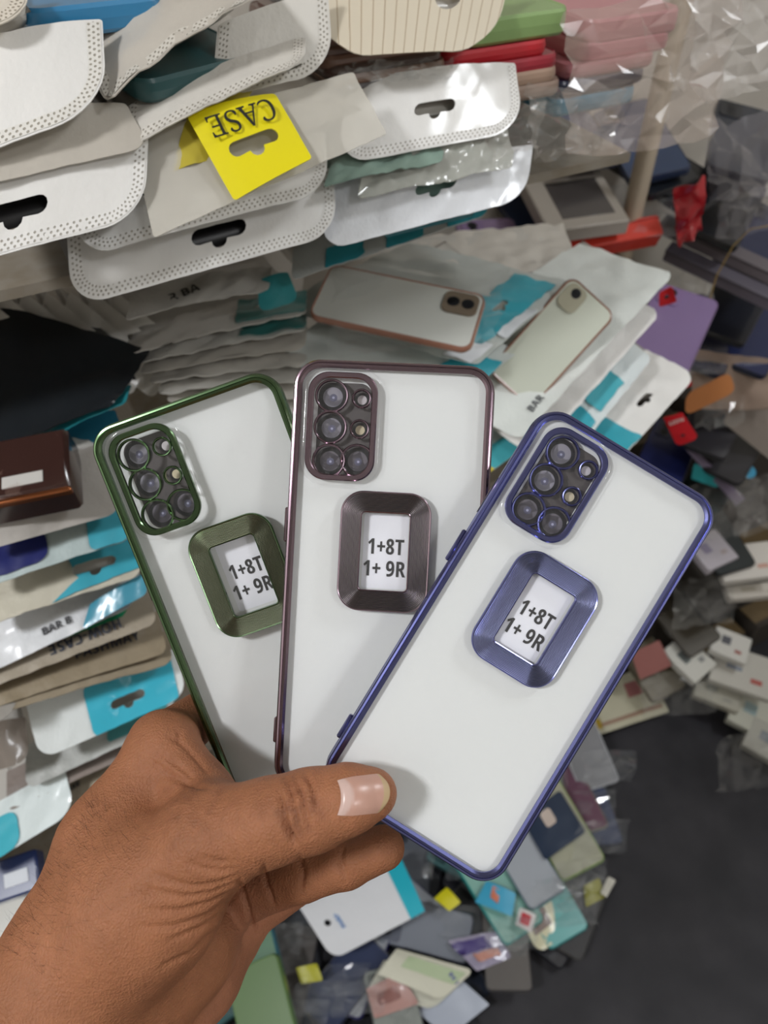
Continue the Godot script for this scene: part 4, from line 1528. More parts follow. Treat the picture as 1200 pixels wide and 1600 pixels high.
func build_left_stack() -> void:
	var g := "pouches in the left stack"
	var dim := cloth("c9c5be")
	var rows := [
		["pale grey pouch, topmost of the left stack beside the green case", [-50, 868, 192, 800, 176, 690, -50, 742], 0.435, {"hex": "b7b2ac", "r": 0.012}],
		["grey green pouch with navy patch and teal border in the left stack", [-40, 925, 208, 842, 196, 772, -40, 850], 0.43, {"hex": "b5c3c2", "r": 0.010, "prints": [[0.72, 0.0, 1.0, 1.0, "43a5b8", 0.006], [0.0, 0.12, 0.46, 0.75, "1d2463", 0.008]]}],
		["teal and cream swirled pouch with brown slot, under the navy patched one", [-40, 985, 222, 900, 214, 838, -40, 915], 0.425, {"hex": "c9c3b2", "r": 0.010, "prints": [[PackedVector2Array([Vector2(0.45, 0.0), Vector2(0.62, 0.35), Vector2(0.55, 1.0), Vector2(1.0, 1.0), Vector2(1.0, 0.2)]), "43a9bd"]], "hole": [0.72, 0.55, 0.032]}],
		["white pouch printed with small dark letters in the left stack", [-50, 1068, 214, 945, 220, 878, -50, 985], 0.42, {"hex": "d8dadd", "r": 0.014, "text": [["BAR B", 0.52, 0.3, 0.006, 0.0, "3a3a3e"]]}],
		["tan pouch with green oval print and upside down lettering", [-50, 1090, 246, 975, 232, 915, -50, 1020], 0.415, {"hex": "a59a89", "r": 0.008, "prints": [[0.46, 0.42, 0.86, 0.86, "14885c", 0.012]], "text": [["HOW-CASE", 0.62, 0.3, 0.008, 180.0, "2a3040"]]}],
		["brown kraft pouch with dark lettering and an oval slot", [-50, 1120, 262, 1020, 246, 955, -50, 1050], 0.41, {"hex": "94866f", "r": 0.008, "text": [["PASHMAY", 0.7, 0.55, 0.008, 0.0, "262a3a"]], "hole": [0.55, 0.72, 0.03]}],
		["brown kraft pouch edge just above the teal slotted flap", [-50, 1132, 270, 1036, 262, 985, -50, 1068], 0.405, {"hex": "9c8f7a", "r": 0.008}],
		["white pouch flap with bright teal end and brown slot above the wrist", [62, 1188, 292, 1086, 274, 1012, 40, 1098], 0.395, {"hex": "dfe4e3", "r": 0.014, "prints": [[0.36, -0.05, 0.95, 0.95, "36b3cc", 0.008]], "hole": [0.62, 0.40, 0.029]}],
		["grey pouch under the bright teal flap, beside the wrist", [40, 1235, 270, 1130, 272, 1070, 40, 1165], 0.40, {"hex": "aeb0ac", "r": 0.010, "prints": [[0.55, 0.2, 0.95, 0.6, "4a8e90", 0.004]]}],
		["mauve grey pouch below the grey one, partly behind the hand", [10, 1270, 240, 1165, 250, 1110, 10, 1205], 0.40, {"hex": "8f837c", "r": 0.008}],
		["tan pouch with tiny lettering next to the wrist hair", [60, 1300, 200, 1205, 225, 1150, 40, 1235], 0.395, {"hex": "a89c88", "r": 0.008, "text": [["ARK", 0.42, 0.5, 0.004, 0.0, "33353a"]]}],
		["rounded grey pouch end at the left border, middle of the stack", [-60, 1150, 30, 1120, 22, 1060, -60, 1085], 0.398, {"hex": "a39e97", "r": 0.02}],
		["brownish grey pouch end at the left border under the rounded one", [-60, 1220, 46, 1190, 40, 1120, -60, 1140], 0.40, {"hex": "857a70", "r": 0.012}],
		["white pouch flap with teal left half at the lower left border", [-70, 1382, 116, 1268, 100, 1196, -70, 1290], 0.378, {"hex": "dce6e6", "r": 0.016, "prints": [[0.0, 0.0, 0.56, 0.72, "3fb2c4", 0.01]]}],
	]
	for q in rows:
		var c: Array = q[1]
		var o: Dictionary = q[3]
		o.merge({"group": g, "seam": false, "wr": 0.0022, "bulge": 0.006, "body": [0.11, 0.009, dim]})
		pouch(q[0], [S(c[0], c[1], q[2]), S(c[2], c[3], q[2]), S(c[4], c[5], q[2] + 0.035), S(c[6], c[7], q[2] + 0.035)], o)
	pouch("green glossy packet edge between white and tan pouches of the left stack", [S(128, 985, 0.416), S(230, 928, 0.416), S(226, 895, 0.43), S(140, 945, 0.43)], {"r": 0.004, "seam": false, "hex": "4f9aa8", "mat": tone("4795ad", 0.3, 0.4), "group": g})
	var nb := thing("navy_box", "navy blue box with white label at the lower left border", "box", S(22, 1372, 0.385))
	nb.basis = lay(Vector3.ZERO, Vector3.UP + AHEAD * -0.7, 20).basis
	part(nb, "body", box_mesh(Vector3(0.05, 0.035, 0.02), 0.002), tone("22315e", 0.3, 0.5))
	part(nb, "label", box_mesh(Vector3(0.021, 0.012, 0.001), 0.0003), tone("c7cbd2", 0.5)).position = Vector3(0.006, -0.002, 0.0105)
	plain_case("clear_case", "clear phone case with pale rim at the lower left corner beside the forearm", lay(S(30, 1440, 0.39), Vector3.UP + AHEAD * -0.6, -60), Vector3(0.07, 0.13, 0.009), {"rim": tone("b8b6b0", 0.3, 0.4), "back": tone("a9a79f", 0.3, 0.4)})


# ------------------------------------------------------------------ the heap on the floor

func flat_case(called: String, label: String, px: float, py: float, h: float, angle: float, size: Vector3, rim: String, back: String, group: String, o := {}) -> Node3D:
	var n: Vector3 = o.get("normal", Vector3(rng.randf_range(-0.15, 0.15), 1, rng.randf_range(-0.1, 0.25)))
	var q := {"rim": tone(rim, 0.3, 0.5), "back": o.get("back", tone(back, 0.3, 0.5)), "group": group, "lenses": o.get("lenses", 2)}
	q.merge(o)
	q["back"] = o.get("back_mat", tone(back, 0.3, 0.5))
	return plain_case(called, label, lay(F(px, py, h), n, angle), size, q)


func build_floor_heap() -> void:
	var g := "cases on the floor heap"
	# the bottom layer on the floor
	var base := [[560, 1560, 20], [470, 1500, 70], [690, 1500, 45], [640, 1420, -20], [760, 1420, 40], [830, 1360, 30], [860, 1270, 20], [760, 1300, 60], [900, 1190, 15], [420, 1590, 10], [560, 1450, 75], [350, 1500, 40], [700, 1590, 25], [830, 1430, 60]]
	for k in base.size():
		flat_case("black_case", "black phone case low in the floor heap, %s" % ["below the white card", "left of the yellow tag", "under the cream pouches", "beside the white card", "under the teal case", "below the blue case corner", "under the lime edged case", "behind the blue case", "under the silver case", "at the bottom border", "under the navy edged cases", "behind the forearm", "at the bottom right of the heap", "beside the holed card"][k], base[k][0], base[k][1], 0.013 + 0.013 * (k % 2), base[k][2], Vector3(0.085, 0.165, 0.012), ["1b1c20", "26262b", "202531"][k % 3], ["1f2024", "2b2a2e", "252b38"][k % 3], "black cases under the floor heap", {"normal": Vector3(rng.randf_range(-0.03, 0.03), 1, rng.randf_range(-0.03, 0.03))})
	# the white card with the teal end
	pouch("white card pouch with round hole and teal end below the thumb", [F(520, 1500, 0.12), F(455, 1398, 0.12), F(622, 1332, 0.13), F(664, 1424, 0.13)], {"name": "card_pouch", "r": 0.02, "seam": false, "hex": "e6e7ea", "hole": [0.45, 0.14, 0.010, "round"], "prints": [[0.0, 0.84, 1.0, 1.0, "24b4c8", 0.001]], "text": [["mobile", 0.42, 0.24, 0.007, 0.0, "4a86c8"]], "body": [0.02, 0.01, tone("e6e7ea", 0.5), Vector3(0.3, -1.0, -0.2).normalized(), 0.9], "bulge": 0.004})
	flat_case("navy_edged_case", "clear phone case with navy edge left of the yellow label", 632, 1408, 0.05, 55, Vector3(0.075, 0.155, 0.009), "23285a", "8b9099", g)
	flat_case("navy_edged_case", "clear phone case with navy edge under the cream pouches", 560, 1500, 0.045, -30, Vector3(0.075, 0.155, 0.009), "2b2a5e", "9a9da2", g)
	flat_case("grey_case", "grey phone case with dark camera disc below the white card", 665, 1450, 0.055, 80, Vector3(0.074, 0.15, 0.009), "5b5f6c", "7b808a", g, {"lenses": 1})
	flat_case("teal_case", "teal edged clear phone case under the blue case corner", 775, 1385, 0.075, 38, Vector3(0.082, 0.165, 0.010), "2f9a96", "83b3a6", g)
	pouch("sky blue slip lying on the teal edged case", [F(742, 1410, 0.088), F(800, 1432, 0.088), F(806, 1396, 0.09), F(760, 1376, 0.09)], {"name": "blue_slip", "category": "slip", "seam": false, "r": 0.002, "mat": tone("3fa3c6", 0.4), "step": 0.012})
	pouch("small red and white sticker on the teal edged case", [F(805, 1445, 0.09), F(830, 1458, 0.09), F(838, 1430, 0.09), F(812, 1418, 0.09)], {"name": "sticker", "category": "sticker", "seam": false, "r": 0.001, "mat": tone("d8d2cf", 0.4), "prints": [[0.2, 0.2, 0.75, 0.8, "c23b44"]], "step": 0.012})
	pouch("salmon sticker on the teal edged case", [F(766, 1402, 0.092), F(778, 1412, 0.092), F(782, 1392, 0.092), F(770, 1384, 0.092)], {"name": "sticker", "category": "sticker", "seam": false, "r": 0.001, "mat": tone("d07a5e", 0.4), "step": 0.012})
	flat_case("blue_grey_case", "pale blue clear phone case below the blue case right corner", 820, 1345, 0.09, 35, Vector3(0.072, 0.14, 0.008), "6f7d8c", "a8adb4", g)
	flat_case("lime_edged_case", "dark blue phone case with lime green edge beside the blue case", 872, 1288, 0.085, 30, Vector3(0.088, 0.17, 0.012), "87a64c", "a9a892", g, {"lenses": 1})
	pouch("dark navy card with pale mark on the lime edged case", [F(852, 1345, 0.10), F(915, 1300, 0.10), F(875, 1235, 0.10), F(815, 1280, 0.10)], {"name": "navy_card", "category": "card", "seam": false, "r": 0.006, "rb": 0.006, "mat": tone("26344a", 0.35, 0.4), "prints": [[0.35, 0.5, 0.6, 0.85, "c9b8ac", 0.006]], "step": 0.012})
	flat_case("teal_clear_case", "translucent teal phone case beside the lime edged case", 850, 1395, 0.06, 32, Vector3(0.08, 0.155, 0.009), "3f9391", "5aa3a0", g)
	pouch("cream card with round hole at the edge of the floor heap", [F(842, 1492, 0.05), F(905, 1440, 0.05), F(880, 1395, 0.055), F(815, 1440, 0.055)], {"name": "holed_card", "category": "card", "r": 0.018, "seam": false, "hex": "cfcaa8", "hole": [0.66, 0.4, 0.011, "round"], "prints": [[0.1, 0.45, 0.5, 1.0, "7d6a60", 0.002]], "step": 0.01})
	flat_case("silver_case", "silver edged phone case at the right end of the floor heap", 912, 1165, 0.075, 18, Vector3(0.08, 0.16, 0.012), "b9bcc0", "77777a", g)
	flat_case("smoky_case", "smoky grey phone case under the silver edged one", 905, 1210, 0.05, 14, Vector3(0.08, 0.16, 0.012), "6c685f", "4a4644", g)
	flat_case("plum_case", "plum and grey phone case between the silver and lime edged ones", 893, 1240, 0.06, 22, Vector3(0.08, 0.15, 0.011), "7a7466", "6b4a5a", g)
	pouch("flat white card with pale frame on the floor by the blue case", [F(925, 1152, 0.03), F(1046, 1112, 0.03), F(1010, 1042, 0.035), F(900, 1080, 0.035)], {"name": "white_card", "category": "card", "r": 0.003, "rb": 0.003, "seam": false, "hex": "c2bda4", "prints": [[0.12, 0.12, 0.95, 0.2, "9c7f6c", 0.001], [0.0, 0.1, 0.16, 0.3, "c0a02c", 0.001], [0.6, 0.5, 0.8, 0.8, "a06a66", 0.002]], "body": [0.02, 0.02, tone("c2bda4", 0.5), Vector3(0.0, -0.6, -0.8).normalized(), 0.4], "step": 0.012})
	# bottom: blister cases, cream pouches, tags
	for q in [["olive green blister case at the bottom border, highest of three", 392, 1498, 0.10, 20, "545c40", "5d6a48"], ["blue green blister case at the bottom border, middle of three", 402, 1545, 0.115, 22, "35707f", "567f62"], ["bright green blister case at the bottom border, lowest of three", 412, 1592, 0.13, 24, "64834a", "587844"]]:
		flat_case("blister_case", q[0], q[1], q[2], q[3], q[4], Vector3(0.085, 0.15, 0.016), q[5], q[6], "green blister cases", {"camera": false, "normal": Vector3(-0.25, 1, 0.3)})
	pouch("cream pouch with green print at the bottom of the heap", [F(690, 1562, 0.075), F(742, 1516, 0.075), F(620, 1482, 0.08), F(590, 1522, 0.08)], {"name": "cream_pouch", "r": 0.012, "seam": false, "hex": "d4d2bf", "prints": [[0.45, 0.05, 0.85, 0.8, "b6c5a0", 0.002]], "text": [["BAR", 0.62, 0.12, 0.007, 90.0, "4a4f9a"]], "step": 0.01})
	pouch("cream pouch end under the green printed one", [F(675, 1578, 0.06), F(722, 1535, 0.06), F(600, 1500, 0.065), F(575, 1545, 0.065)], {"name": "cream_pouch", "r": 0.012, "seam": false, "hex": "c7c6b6", "step": 0.01})
	pouch("pink printed packet at the bottom of the heap", [F(585, 1592, 0.07), F(655, 1568, 0.07), F(625, 1520, 0.075), F(572, 1545, 0.075)], {"name": "pink_packet", "category": "packet", "r": 0.004, "seam": false, "mat": tone("b58c84", 0.3, 0.5), "wr": 0.004, "prints": [[0.2, 0.3, 0.7, 0.7, "8c5c54", 0.004]], "step": 0.01})
	pouch("pale blue grey sheet at the bottom right of the heap", [F(700, 1622, 0.04), F(765, 1570, 0.04), F(720, 1530, 0.045), F(650, 1580, 0.045)], {"name": "grey_sheet", "category": "sheet", "r": 0.003, "seam": false, "mat": tone("a9b0be", 0.35, 0.4), "step": 0.012})
	pouch("violet and clear packet right of the cream pouches", [F(745, 1518, 0.06), F(800, 1496, 0.06), F(775, 1455, 0.065), F(700, 1470, 0.065)], {"name": "violet_packet", "category": "packet", "r": 0.003, "seam": false, "mat": tone("9a93a8", 0.2, 0.6), "wr": 0.005, "prints": [[0.0, 0.5, 0.7, 0.9, "4b3f78", 0.002], [0.2, 0.2, 0.8, 0.45, "c08878", 0.002]], "step": 0.008})
	pouch("yellow tag with black top beside the white card", [F(678, 1404, 0.098), F(702, 1424, 0.098), F(720, 1410, 0.10), F(698, 1386, 0.10)], {"name": "yellow_tag", "category": "tag", "r": 0.001, "seam": false, "mat": tone("cfc71c", 0.4), "step": 0.012})
	pouch("small yellow tag near the olive blister case", [F(470, 1538, 0.09), F(505, 1532, 0.09), F(495, 1505, 0.095), F(462, 1512, 0.095)], {"name": "yellow_tag", "category": "tag", "r": 0.003, "seam": false, "mat": tone("b3b02a", 0.4), "wr": 0.004, "step": 0.01})
	pouch("dull yellow tag at the right fringe of the floor heap", [F(915, 1418, 0.04), F(946, 1402, 0.04), F(936, 1372, 0.045), F(912, 1384, 0.045)], {"name": "yellow_tag", "category": "tag", "r": 0.003, "seam": false, "mat": tone("8f8c30", 0.4), "wr": 0.004, "step": 0.01})
	pouch("small white paper strip beside the dull yellow tag", [F(938, 1396, 0.05), F(948, 1402, 0.05), F(962, 1376, 0.05), F(950, 1370, 0.05)], {"name": "paper_strip", "category": "strip", "r": 0.001, "seam": false, "hex": "c9c5b8", "step": 0.01})
	for q in [["clear crinkled packet between thumb ball and white card", 430, 1470], ["clear crinkled packet under the yellow tag by the olive case", 500, 1560], ["clear crinkled packet beside the pink packet", 560, 1560], ["clear crinkled packet at the heap's right fringe", 905, 1370], ["clear crinkled packet above the holed card", 870, 1400], ["clear crinkled packet right of the lime edged case", 940, 1310], ["clear crinkled packet over the violet packet", 800, 1460], ["clear crinkled packet at the silver case end", 950, 1200], ["clear crinkled packet by the bottom border", 470, 1590]]:
		var x: float = q[1]
		var y: float = q[2]
		film(q[0], [F(x - 45, y + 32, 0.1), F(x + 40, y + 22, 0.1), F(x + 45, y - 30, 0.11), F(x - 38, y - 26, 0.11)], clear_film(0.10, "c9cccf"), 0.03, 50.0, "clear_packet", "clear packets on the floor heap", null, 6)


# ------------------------------------------------------------------ the heap at the right

func slope(py: float) -> float:
	# distance of the heap's surface along the line of sight
	var k := [[150.0, 1.04], [250.0, 1.08], [400.0, 1.17], [600.0, 1.30], [700.0, 1.37], [800.0, 1.44], [950.0, 1.56], [1100.0, 1.62], [1250.0, 1.5]]
	for i in k.size() - 1:
		if py <= k[i + 1][0]:
			return lerpf(k[i][1], k[i + 1][1], clampf((py - k[i][0]) / (k[i + 1][0] - k[i][0]), 0, 1))
	return 1.5


func heap_case(called: String, label: String, px: float, py: float, near: float, angle: float, size: Vector3, rim: String, back: String, lean := 0.6, o := {}) -> Node3D:
	var q := {"rim": tone(rim, 0.3, 0.5), "back": tone(back, 0.3, 0.5), "group": "cases on the right heap"}
	q.merge(o)
	return plain_case(called, label, lay(W(px, py, slope(py) - near), Vector3.UP - AHEAD * lean + RIGHT * rng.randf_range(-0.2, 0.2), angle), size, q)


func heap_card(called: String, category: String, label: String, c: Array, near: float, m: Material, o := {}) -> Node3D:
	var pts := []
	for i in 4:
		pts.append(W(c[2 * i], c[2 * i + 1], slope(c[2 * i + 1]) - near))
	var q := {"name": called, "category": category, "seam": false, "r": 0.003, "rb": 0.003, "mat": m, "step": 0.012, "wr": 0.001, "bulge": 0.002}
	q.merge(o, true)
	return pouch(label, pts, q)


func build_right_heap() -> void:
	# cartons that carry the heap
	var kraft := tone("3a332c", 0.8)
	for k in 9:
		var a: Array = [[0.80, 1.08, 0.0, 0.50, 0.72, 0.90], [1.10, 1.36, 0.0, 0.52, 0.72, 0.90], [1.38, 1.62, 0.0, 0.48, 0.72, 0.90], [0.84, 1.12, 0.0, 0.20, 0.60, 0.715], [1.14, 1.38, 0.0, 0.22, 0.60, 0.715], [1.40, 1.62, 0.0, 0.18, 0.60, 0.715], [0.95, 1.16, 0.0, 0.07, 0.53, 0.595], [1.18, 1.38, 0.0, 0.09, 0.53, 0.595], [1.40, 1.62, 0.0, 0.07, 0.53, 0.595]][k]
		var b := box_mesh(Vector3(a[1] - a[0], a[3] - a[2], a[5] - a[4]), 0.004)
		var t := thing("carton", "dark carton under the right heap, %s row, %s" % [["back", "middle", "front"][k / 3], ["left", "centre", "right"][k % 3]], "carton", rack((a[0] + a[1]) / 2, a[2], (a[4] + a[5]) / 2), "cartons under the right heap")
		t.basis = Basis(ALONG, Vector3.UP, -INWARD)
		part(t, "body", b, kraft).position = Vector3(0, (a[3] - a[2]) / 2, 0)
		part(t, "tape", box_mesh(Vector3(a[1] - a[0] + 0.001, 0.001, 0.045), 0.0003), tone("6b5a40", 0.3)).position = Vector3(0, a[3] - a[2] + 0.0006, 0)
	# dark blue and black cases behind the post
	for q in [["navy phone case behind the steel post, topmost", 890, 196, 20, "1e2a44", "25355a"], ["black phone case behind the steel post", 1000, 238, 30, "15171c", "1c2028"], ["dark blue phone case right of the hanging bag", 1000, 215, 12, "22304c", "2c3f60"], ["black phone case left of the red packet", 1045, 270, 40, "121318", "1a1c24"], ["dark slate phone case at the right border, highest", 1160, 215, -20, "1c1f27", "262b36"], ["black phone case right of the red packet", 1135, 320, -35, "121318", "191b22"], ["navy phone case at the right border under the clear bag", 1185, 370, -38, "171d33", "20284a"], ["black phone case under the long grey boxes", 1150, 470, -36, "14151b", "1d1f2a"], ["navy phone case beside the golden string", 1180, 520, -34, "181d38", "222a50"], ["dark violet phone case below the golden string", 1110, 520, -30, "2a2a40", "32324e"], ["dark blue phone case left of the grey framed box", 830, 325, 25, "24304a", "2d3c5c"], ["black phone case under the grey framed box", 830, 385, 15, "17181d", "22242b"], ["navy phone case at the right of the blue case top", 1040, 715, -32, "1d2350", "222a60"], ["dark green black phone case near the blue case corner", 1100, 770, -40, "131a1c", "1d2a2c"], ["black phone case beside the blue disc", 1150, 690, -38, "1c1b1f", "2c2a2e"], ["charcoal phone case above the blue disc", 1120, 650, -34, "222126", "302e33"], ["black round cornered case beside the blue case edge", 1118, 832, 20, "101416", "182022"], ["brown black phone case under the white boxes", 1090, 905, 30, "26231f", "342f2a"], ["smoky phone case beside the blue case right edge", 1060, 960, 35, "3c362e", "4a443a"], ["grey brown phone case near the floor gap", 1010, 1030, 30, "57503f", "6a6250"]]:
		heap_case("dark_case", q[0], q[1], q[2], 0.0, q[3], Vector3(0.085, 0.165, 0.012), q[4], q[5], 0.5)
	# grey framed box with the red box under it
	var tilt := Vector3.UP - AHEAD * 0.35
	var fb := thing("framed_box", "grey box with dark display window behind the post", "box", W(882, 298, 1.055))
	fb.basis = lay(Vector3.ZERO, tilt, 14).basis
	part(fb, "body", box_mesh(Vector3(0.112, 0.185, 0.022), 0.002), tone("a49c92", 0.5))
	part(fb, "window", box_mesh(Vector3(0.072, 0.078, 0.001), 0.0003), tone("4b4644", 0.25, 0.5)).position = Vector3(0.006, -0.035, 0.0113)
	part(fb, "upper_panel", box_mesh(Vector3(0.09, 0.066, 0.001), 0.0003), tone("746b66", 0.3, 0.4)).position = Vector3(0.0, 0.045, 0.0113)
	var rb := thing("red_box", "bright red box under the grey framed box, crossed by the post", "box", W(955, 373, 1.05))
	rb.basis = lay(Vector3.ZERO, Vector3.UP * 0.5 - AHEAD, 12).basis
	part(rb, "body", box_mesh(Vector3(0.130, 0.030, 0.03), 0.002), tone("d8402f", 0.4, 0.3))
	part(rb, "lid_edge", box_mesh(Vector3(0.131, 0.004, 0.031), 0.001), tone("a52a24", 0.4)).position = Vector3(0, 0.010, 0)
	heap_card("red_packet", "packet", "shiny red packet right of the post", [1058, 385, 1098, 362, 1104, 275, 1052, 296], 0.12, tone("a8141f", 0.2, 0.8), {"wr": 0.016, "step": 0.007})
	for k in 2:
		var lb := thing("long_box", "long mauve grey box leaning at the right, %s" % ["upper one", "lower one"][k], "box", W(1142 + 8 * k, 400 + 44 * k, slope(410) - 0.06), "long boxes at the right")
		lb.basis = lay(Vector3.ZERO, Vector3.UP - AHEAD * 0.6, -40).basis
		part(lb, "body", box_mesh(Vector3(0.22, 0.022, 0.02), 0.002), tone(["857d82", "77707c"][k], 0.45))
		part(lb, "lid", box_mesh(Vector3(0.221, 0.023, 0.006), 0.001), tone(["6b6468", "615c66"][k], 0.45)).position = Vector3(0, 0, 0.009)
	heap_case("purple_case", "lavender phone case beside the leaning white pouches", 1050, 512, 0.22, -32, Vector3(0.085, 0.15, 0.014), "9077a5", "8f78a6", 0.5)
	heap_case("purple_case", "dull violet phone case left of the post foot", 775, 400, 0.12, 10, Vector3(0.085, 0.15, 0.010), "7d678c", "86708f", 0.5)
	heap_card("red_tag", "tag", "small red tag above the lavender case", [1030, 480, 1058, 472, 1050, 448, 1030, 458], 0.25, tone("d02027", 0.4), {"hole": [0.5, 0.5, 0.006, "round"]})
	heap_card("red_tag", "tag", "red tag with white letters below the slotted white pouch", [1058, 698, 1092, 684, 1066, 644, 1036, 652], 0.28, tone("d4212b", 0.4), {"r": 0.008, "hole": [0.45, 0.28, 0.006, "round"], "text": [["LION", 0.5, 0.8, 0.006, 0.0, "e8d8d4"]]})
	heap_card("red_tag", "tag", "red sliver under the black slotted pouch", [1050, 618, 1082, 602, 1078, 588, 1048, 600], 0.36, tone("c81f2b", 0.4))
	heap_card("orange_case", "phone case", "orange phone case part behind the slotted white pouch", [1070, 650, 1150, 612, 1140, 580, 1072, 615], 0.2, tone("c9834f", 0.4, 0.3), {"r": 0.012, "rb": 0.012})
	heap_card("beige_sheet", "sheet", "beige plastic sheet right of the lavender case", [1080, 640, 1205, 640, 1205, 560, 1080, 545], 0.06, frosted("b59e8e", 0.75, 0.3), {"wr": 0.006})
	heap_card("grey_sheet", "sheet", "grey paper sheet at the right border beside the orange case", [1130, 660, 1230, 740, 1240, 640, 1160, 590], 0.04, tone("8d8279", 0.6), {"wr": 0.003})
	heap_card("teal_strip", "strip", "teal strip beside the navy case at the blue case top", [1080, 748, 1120, 762, 1130, 742, 1085, 724], 0.05, tone("2f9fa4", 0.4))
	var disc := thing("blue_disc", "round sky blue badge on the dark case at the right", "badge", W(1168, 737, slope(737) - 0.03))
	disc.basis = lay(Vector3.ZERO, Vector3.UP - AHEAD * 0.8, 0).basis
	part(disc, "badge", capped([[circle2(Vector2.ZERO, 0.014, 20), 0.0], [circle2(Vector2.ZERO, 0.014, 20), 0.002], [circle2(Vector2.ZERO, 0.012, 20), 0.003]]), tone("2f93b8", 0.35, 0.4))
	heap_card("mauve_strip", "strip", "long mauve strip slanting past the blue badge", [1060, 690, 1070, 686, 1165, 780, 1150, 790], 0.05, tone("80748a", 0.35, 0.3), {"r": 0.001, "rb": 0.001})
	# white boxes and cards near the floor
	for q in [["white box with violet logo at the right border", 1165, 880, 6, 0.11, 0.075, "cfc9c0", "7a6fae", "c49a8a"], ["white box under the violet logo box", 1180, 925, 8, 0.12, 0.03, "c5beb3", "b0a898", "b0a898"], ["white box with grey dart print beside the blue case", 1075, 1030, 42, 0.07, 0.085, "cfcdc4", "6f7472", "8f8f8c"], ["white box with small print right of the dart box", 1140, 1010, -32, 0.07, 0.06, "d2cfc7", "5a5a60", "a05a50"], ["large pale box with red edge at the right border", 1160, 1050, -28, 0.12, 0.09, "c2beb4", "8a8f98", "b0584e"], ["pale green white packet at the lower right", 1180, 1120, -36, 0.10, 0.08, "b9b8aa", "8fa0a0", "9aa6a0"], ["grey white packet at the fringe above the floor", 1120, 1085, -30, 0.09, 0.05, "a8a496", "8a8a80", "98968c"], ["clear white packet at the right border, lowest", 1205, 1165, -40, 0.10, 0.07, "aaa79c", "80858a", "8a8d90"], ["mauve white packet under the blue case right corner", 1110, 862, 30, 0.07, 0.07, "b5aeb4", "8a8296", "a89a98"]]:
		var b := thing("white_box", q[0], "box", W(q[1], q[2], slope(q[2]) - 0.04), "white boxes on the right heap")
		b.basis = lay(Vector3.ZERO, Vector3.UP - AHEAD * 0.3 + RIGHT * rng.randf_range(-0.15, 0.1), q[3]).basis
		part(b, "body", box_mesh(Vector3(q[4], q[5], 0.02), 0.002), tone(q[6], 0.5, 0.2))
		part(b, "print", box_mesh(Vector3(q[4] * 0.25, q[5] * 0.3, 0.0006), 0.0002), tone(q[7], 0.5)).position = Vector3(-q[4] * 0.15, q[5] * 0.08, 0.0104)
		part(b, "print", box_mesh(Vector3(q[4] * 0.18, q[5] * 0.12, 0.0006), 0.0002), tone(q[8], 0.5)).position = Vector3(q[4] * 0.22, -q[5] * 0.2, 0.0104)
	heap_card("pink_card", "card", "pink card behind the dart box near the blue case", [1000, 1062, 1050, 1040, 1030, 1000, 985, 1020], 0.06, tone("9c6660", 0.4))
	for q in [["clear crinkled bag at the right border, topmost", 1165, 250, 60, 75, "d0c8d0"], ["clear crinkled bag right of the post", 1010, 330, 60, 50, "c9ccd4"], ["clear crinkled bag over the leaning long boxes", 1165, 330, 45, 40, "cfc8d4"], ["clear crinkled bag above the lavender case", 1085, 455, 30, 40, "d4d4d8"], ["clear crinkled bag below the lavender case", 1080, 565, 60, 30, "cfcfd0"], ["clear crinkled bag by the orange case", 1125, 640, 40, 35, "cfcdc8"], ["clear crinkled bag at the blue case right corner", 1140, 795, 60, 50, "d8d2cc"], ["clear crinkled bag at the right border beside the blue case", 1190, 790, 45, 50, "d4d0cc"], ["clear crinkled bag on the white boxes", 1100, 940, 50, 45, "c9c8c4"], ["clear crinkled bag along the floor fringe", 1060, 1085, 60, 40, "b9b8b4"], ["clear crinkled bag at the lower right fringe", 1170, 1190, 50, 50, "b4b2ae"]]:
		var x: float = q[1]
		var y: float = q[2]
		var wx: float = q[3]
		var wy: float = q[4]
		var z := slope(y) - 0.08
		film(q[0], [W(x - wx, y + wy, z), W(x + wx, y + wy * 0.7, z - 0.02), W(x + wx * 0.9, y - wy, z + 0.03), W(x - wx, y - wy * 0.8, z + 0.03)], clear_film(0.10, q[5]), 0.03, 40.0, "clear_bag", "clear bags on the right heap", null, 7)
	# the golden string
	var st := thing("golden_string", "thin golden string hanging in a curve at the right", "string", W(1090, 480, 1.0))
	var curve := Curve3D.new()
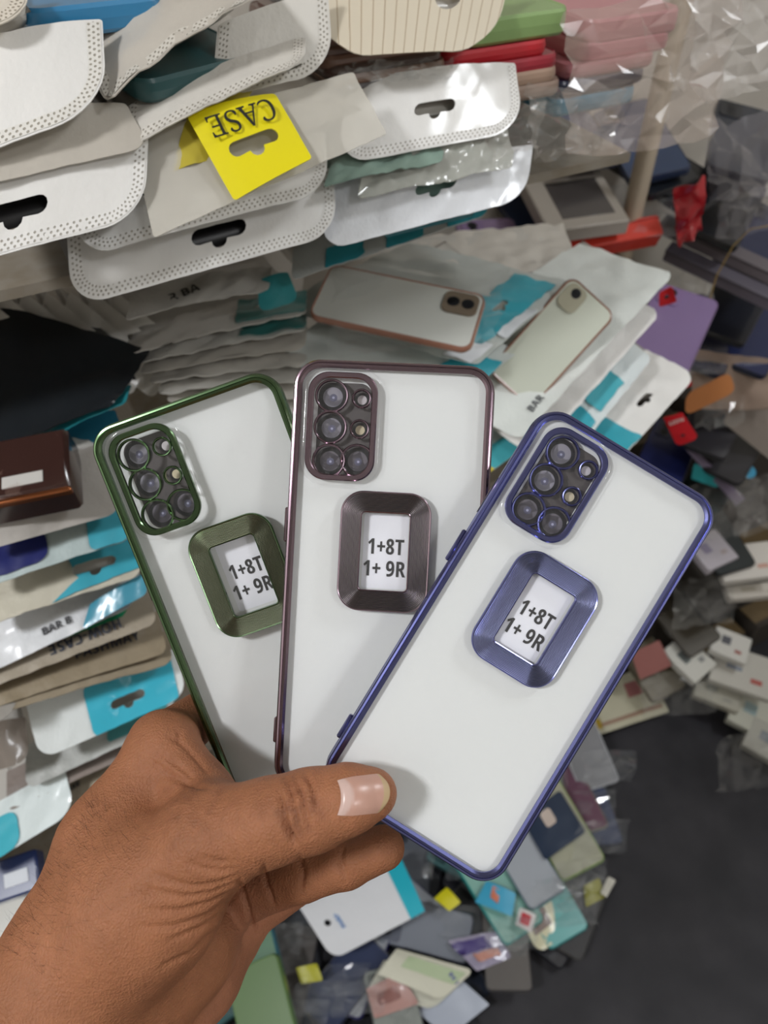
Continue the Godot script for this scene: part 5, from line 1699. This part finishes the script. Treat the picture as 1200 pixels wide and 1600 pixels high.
	for q in [[1215, 350], [1172, 358], [1145, 385], [1120, 430], [1108, 470], [1095, 490], [1085, 510]]:
		curve.add_point(W(q[0], q[1], slope(q[1]) - 0.10) - st.position)
	var tris := PackedVector3Array()
	var pts := curve.tessellate(3)
	for i in pts.size() - 1:
		for z in 5:
			var a := Vector3(cos(TAU * z / 5), sin(TAU * z / 5), 0) * 0.0012
			var b := Vector3(cos(TAU * (z + 1) / 5), sin(TAU * (z + 1) / 5), 0) * 0.0012
			quad(tris, pts[i] + a, pts[i] + b, pts[i + 1] + b, pts[i + 1] + a)
	part(st, "strand", commit(tris), tone("a58a52", 0.5))


# Small wrapped cases that fill the gaps of the floor heap.
func build_filling() -> void:
	var spots := [[455, 1455], [540, 1530], [620, 1590], [715, 1440], [735, 1345], [790, 1470], [640, 1350], [925, 1260], [850, 1220], [900, 1420], [340, 1560], [450, 1520]]
	var near := ["beside the white card's hole", "below the white card", "at the bottom border centre", "right of the yellow tag", "behind the blue case bottom edge", "by the violet packet", "under the bent finger", "right of the plum case", "behind the blue case edge", "beside the dull yellow tag", "below the palm", "by the small yellow tag"]
	var tones := [["3a3d46", "5c6068"], ["22283f", "39415c"], ["6f736f", "8d928c"], ["51504e", "3a393b"], ["2d4a4c", "4f7576"], ["4d4a4a", "66625f"]]
	for k in spots.size():
		var c: Array = tones[k % tones.size()]
		var x: float = spots[k][0]
		var y: float = spots[k][1]
		var t := flat_case("wrapped_case", "%s wrapped phone case in the floor heap, %s" % [["dark grey", "navy", "pale grey", "charcoal", "dark teal", "taupe"][k % 6], near[k]], x, y, 0.038 + 0.011 * (k % 3), rng.randf_range(-70, 70), Vector3(0.074, 0.145, 0.009), c[0], c[1], "wrapped cases filling the floor heap", {"camera": k % 2 == 0, "normal": Vector3(rng.randf_range(-0.03, 0.03), 1, rng.randf_range(-0.03, 0.03))})
		film("", [F(x - 38, y + 30, 0.06), F(x + 36, y + 24, 0.06), F(x + 40, y - 26, 0.065), F(x - 34, y - 24, 0.065)], clear_film(0.08, "c9cccf"), 0.02, 50.0, "", "", t, 5)
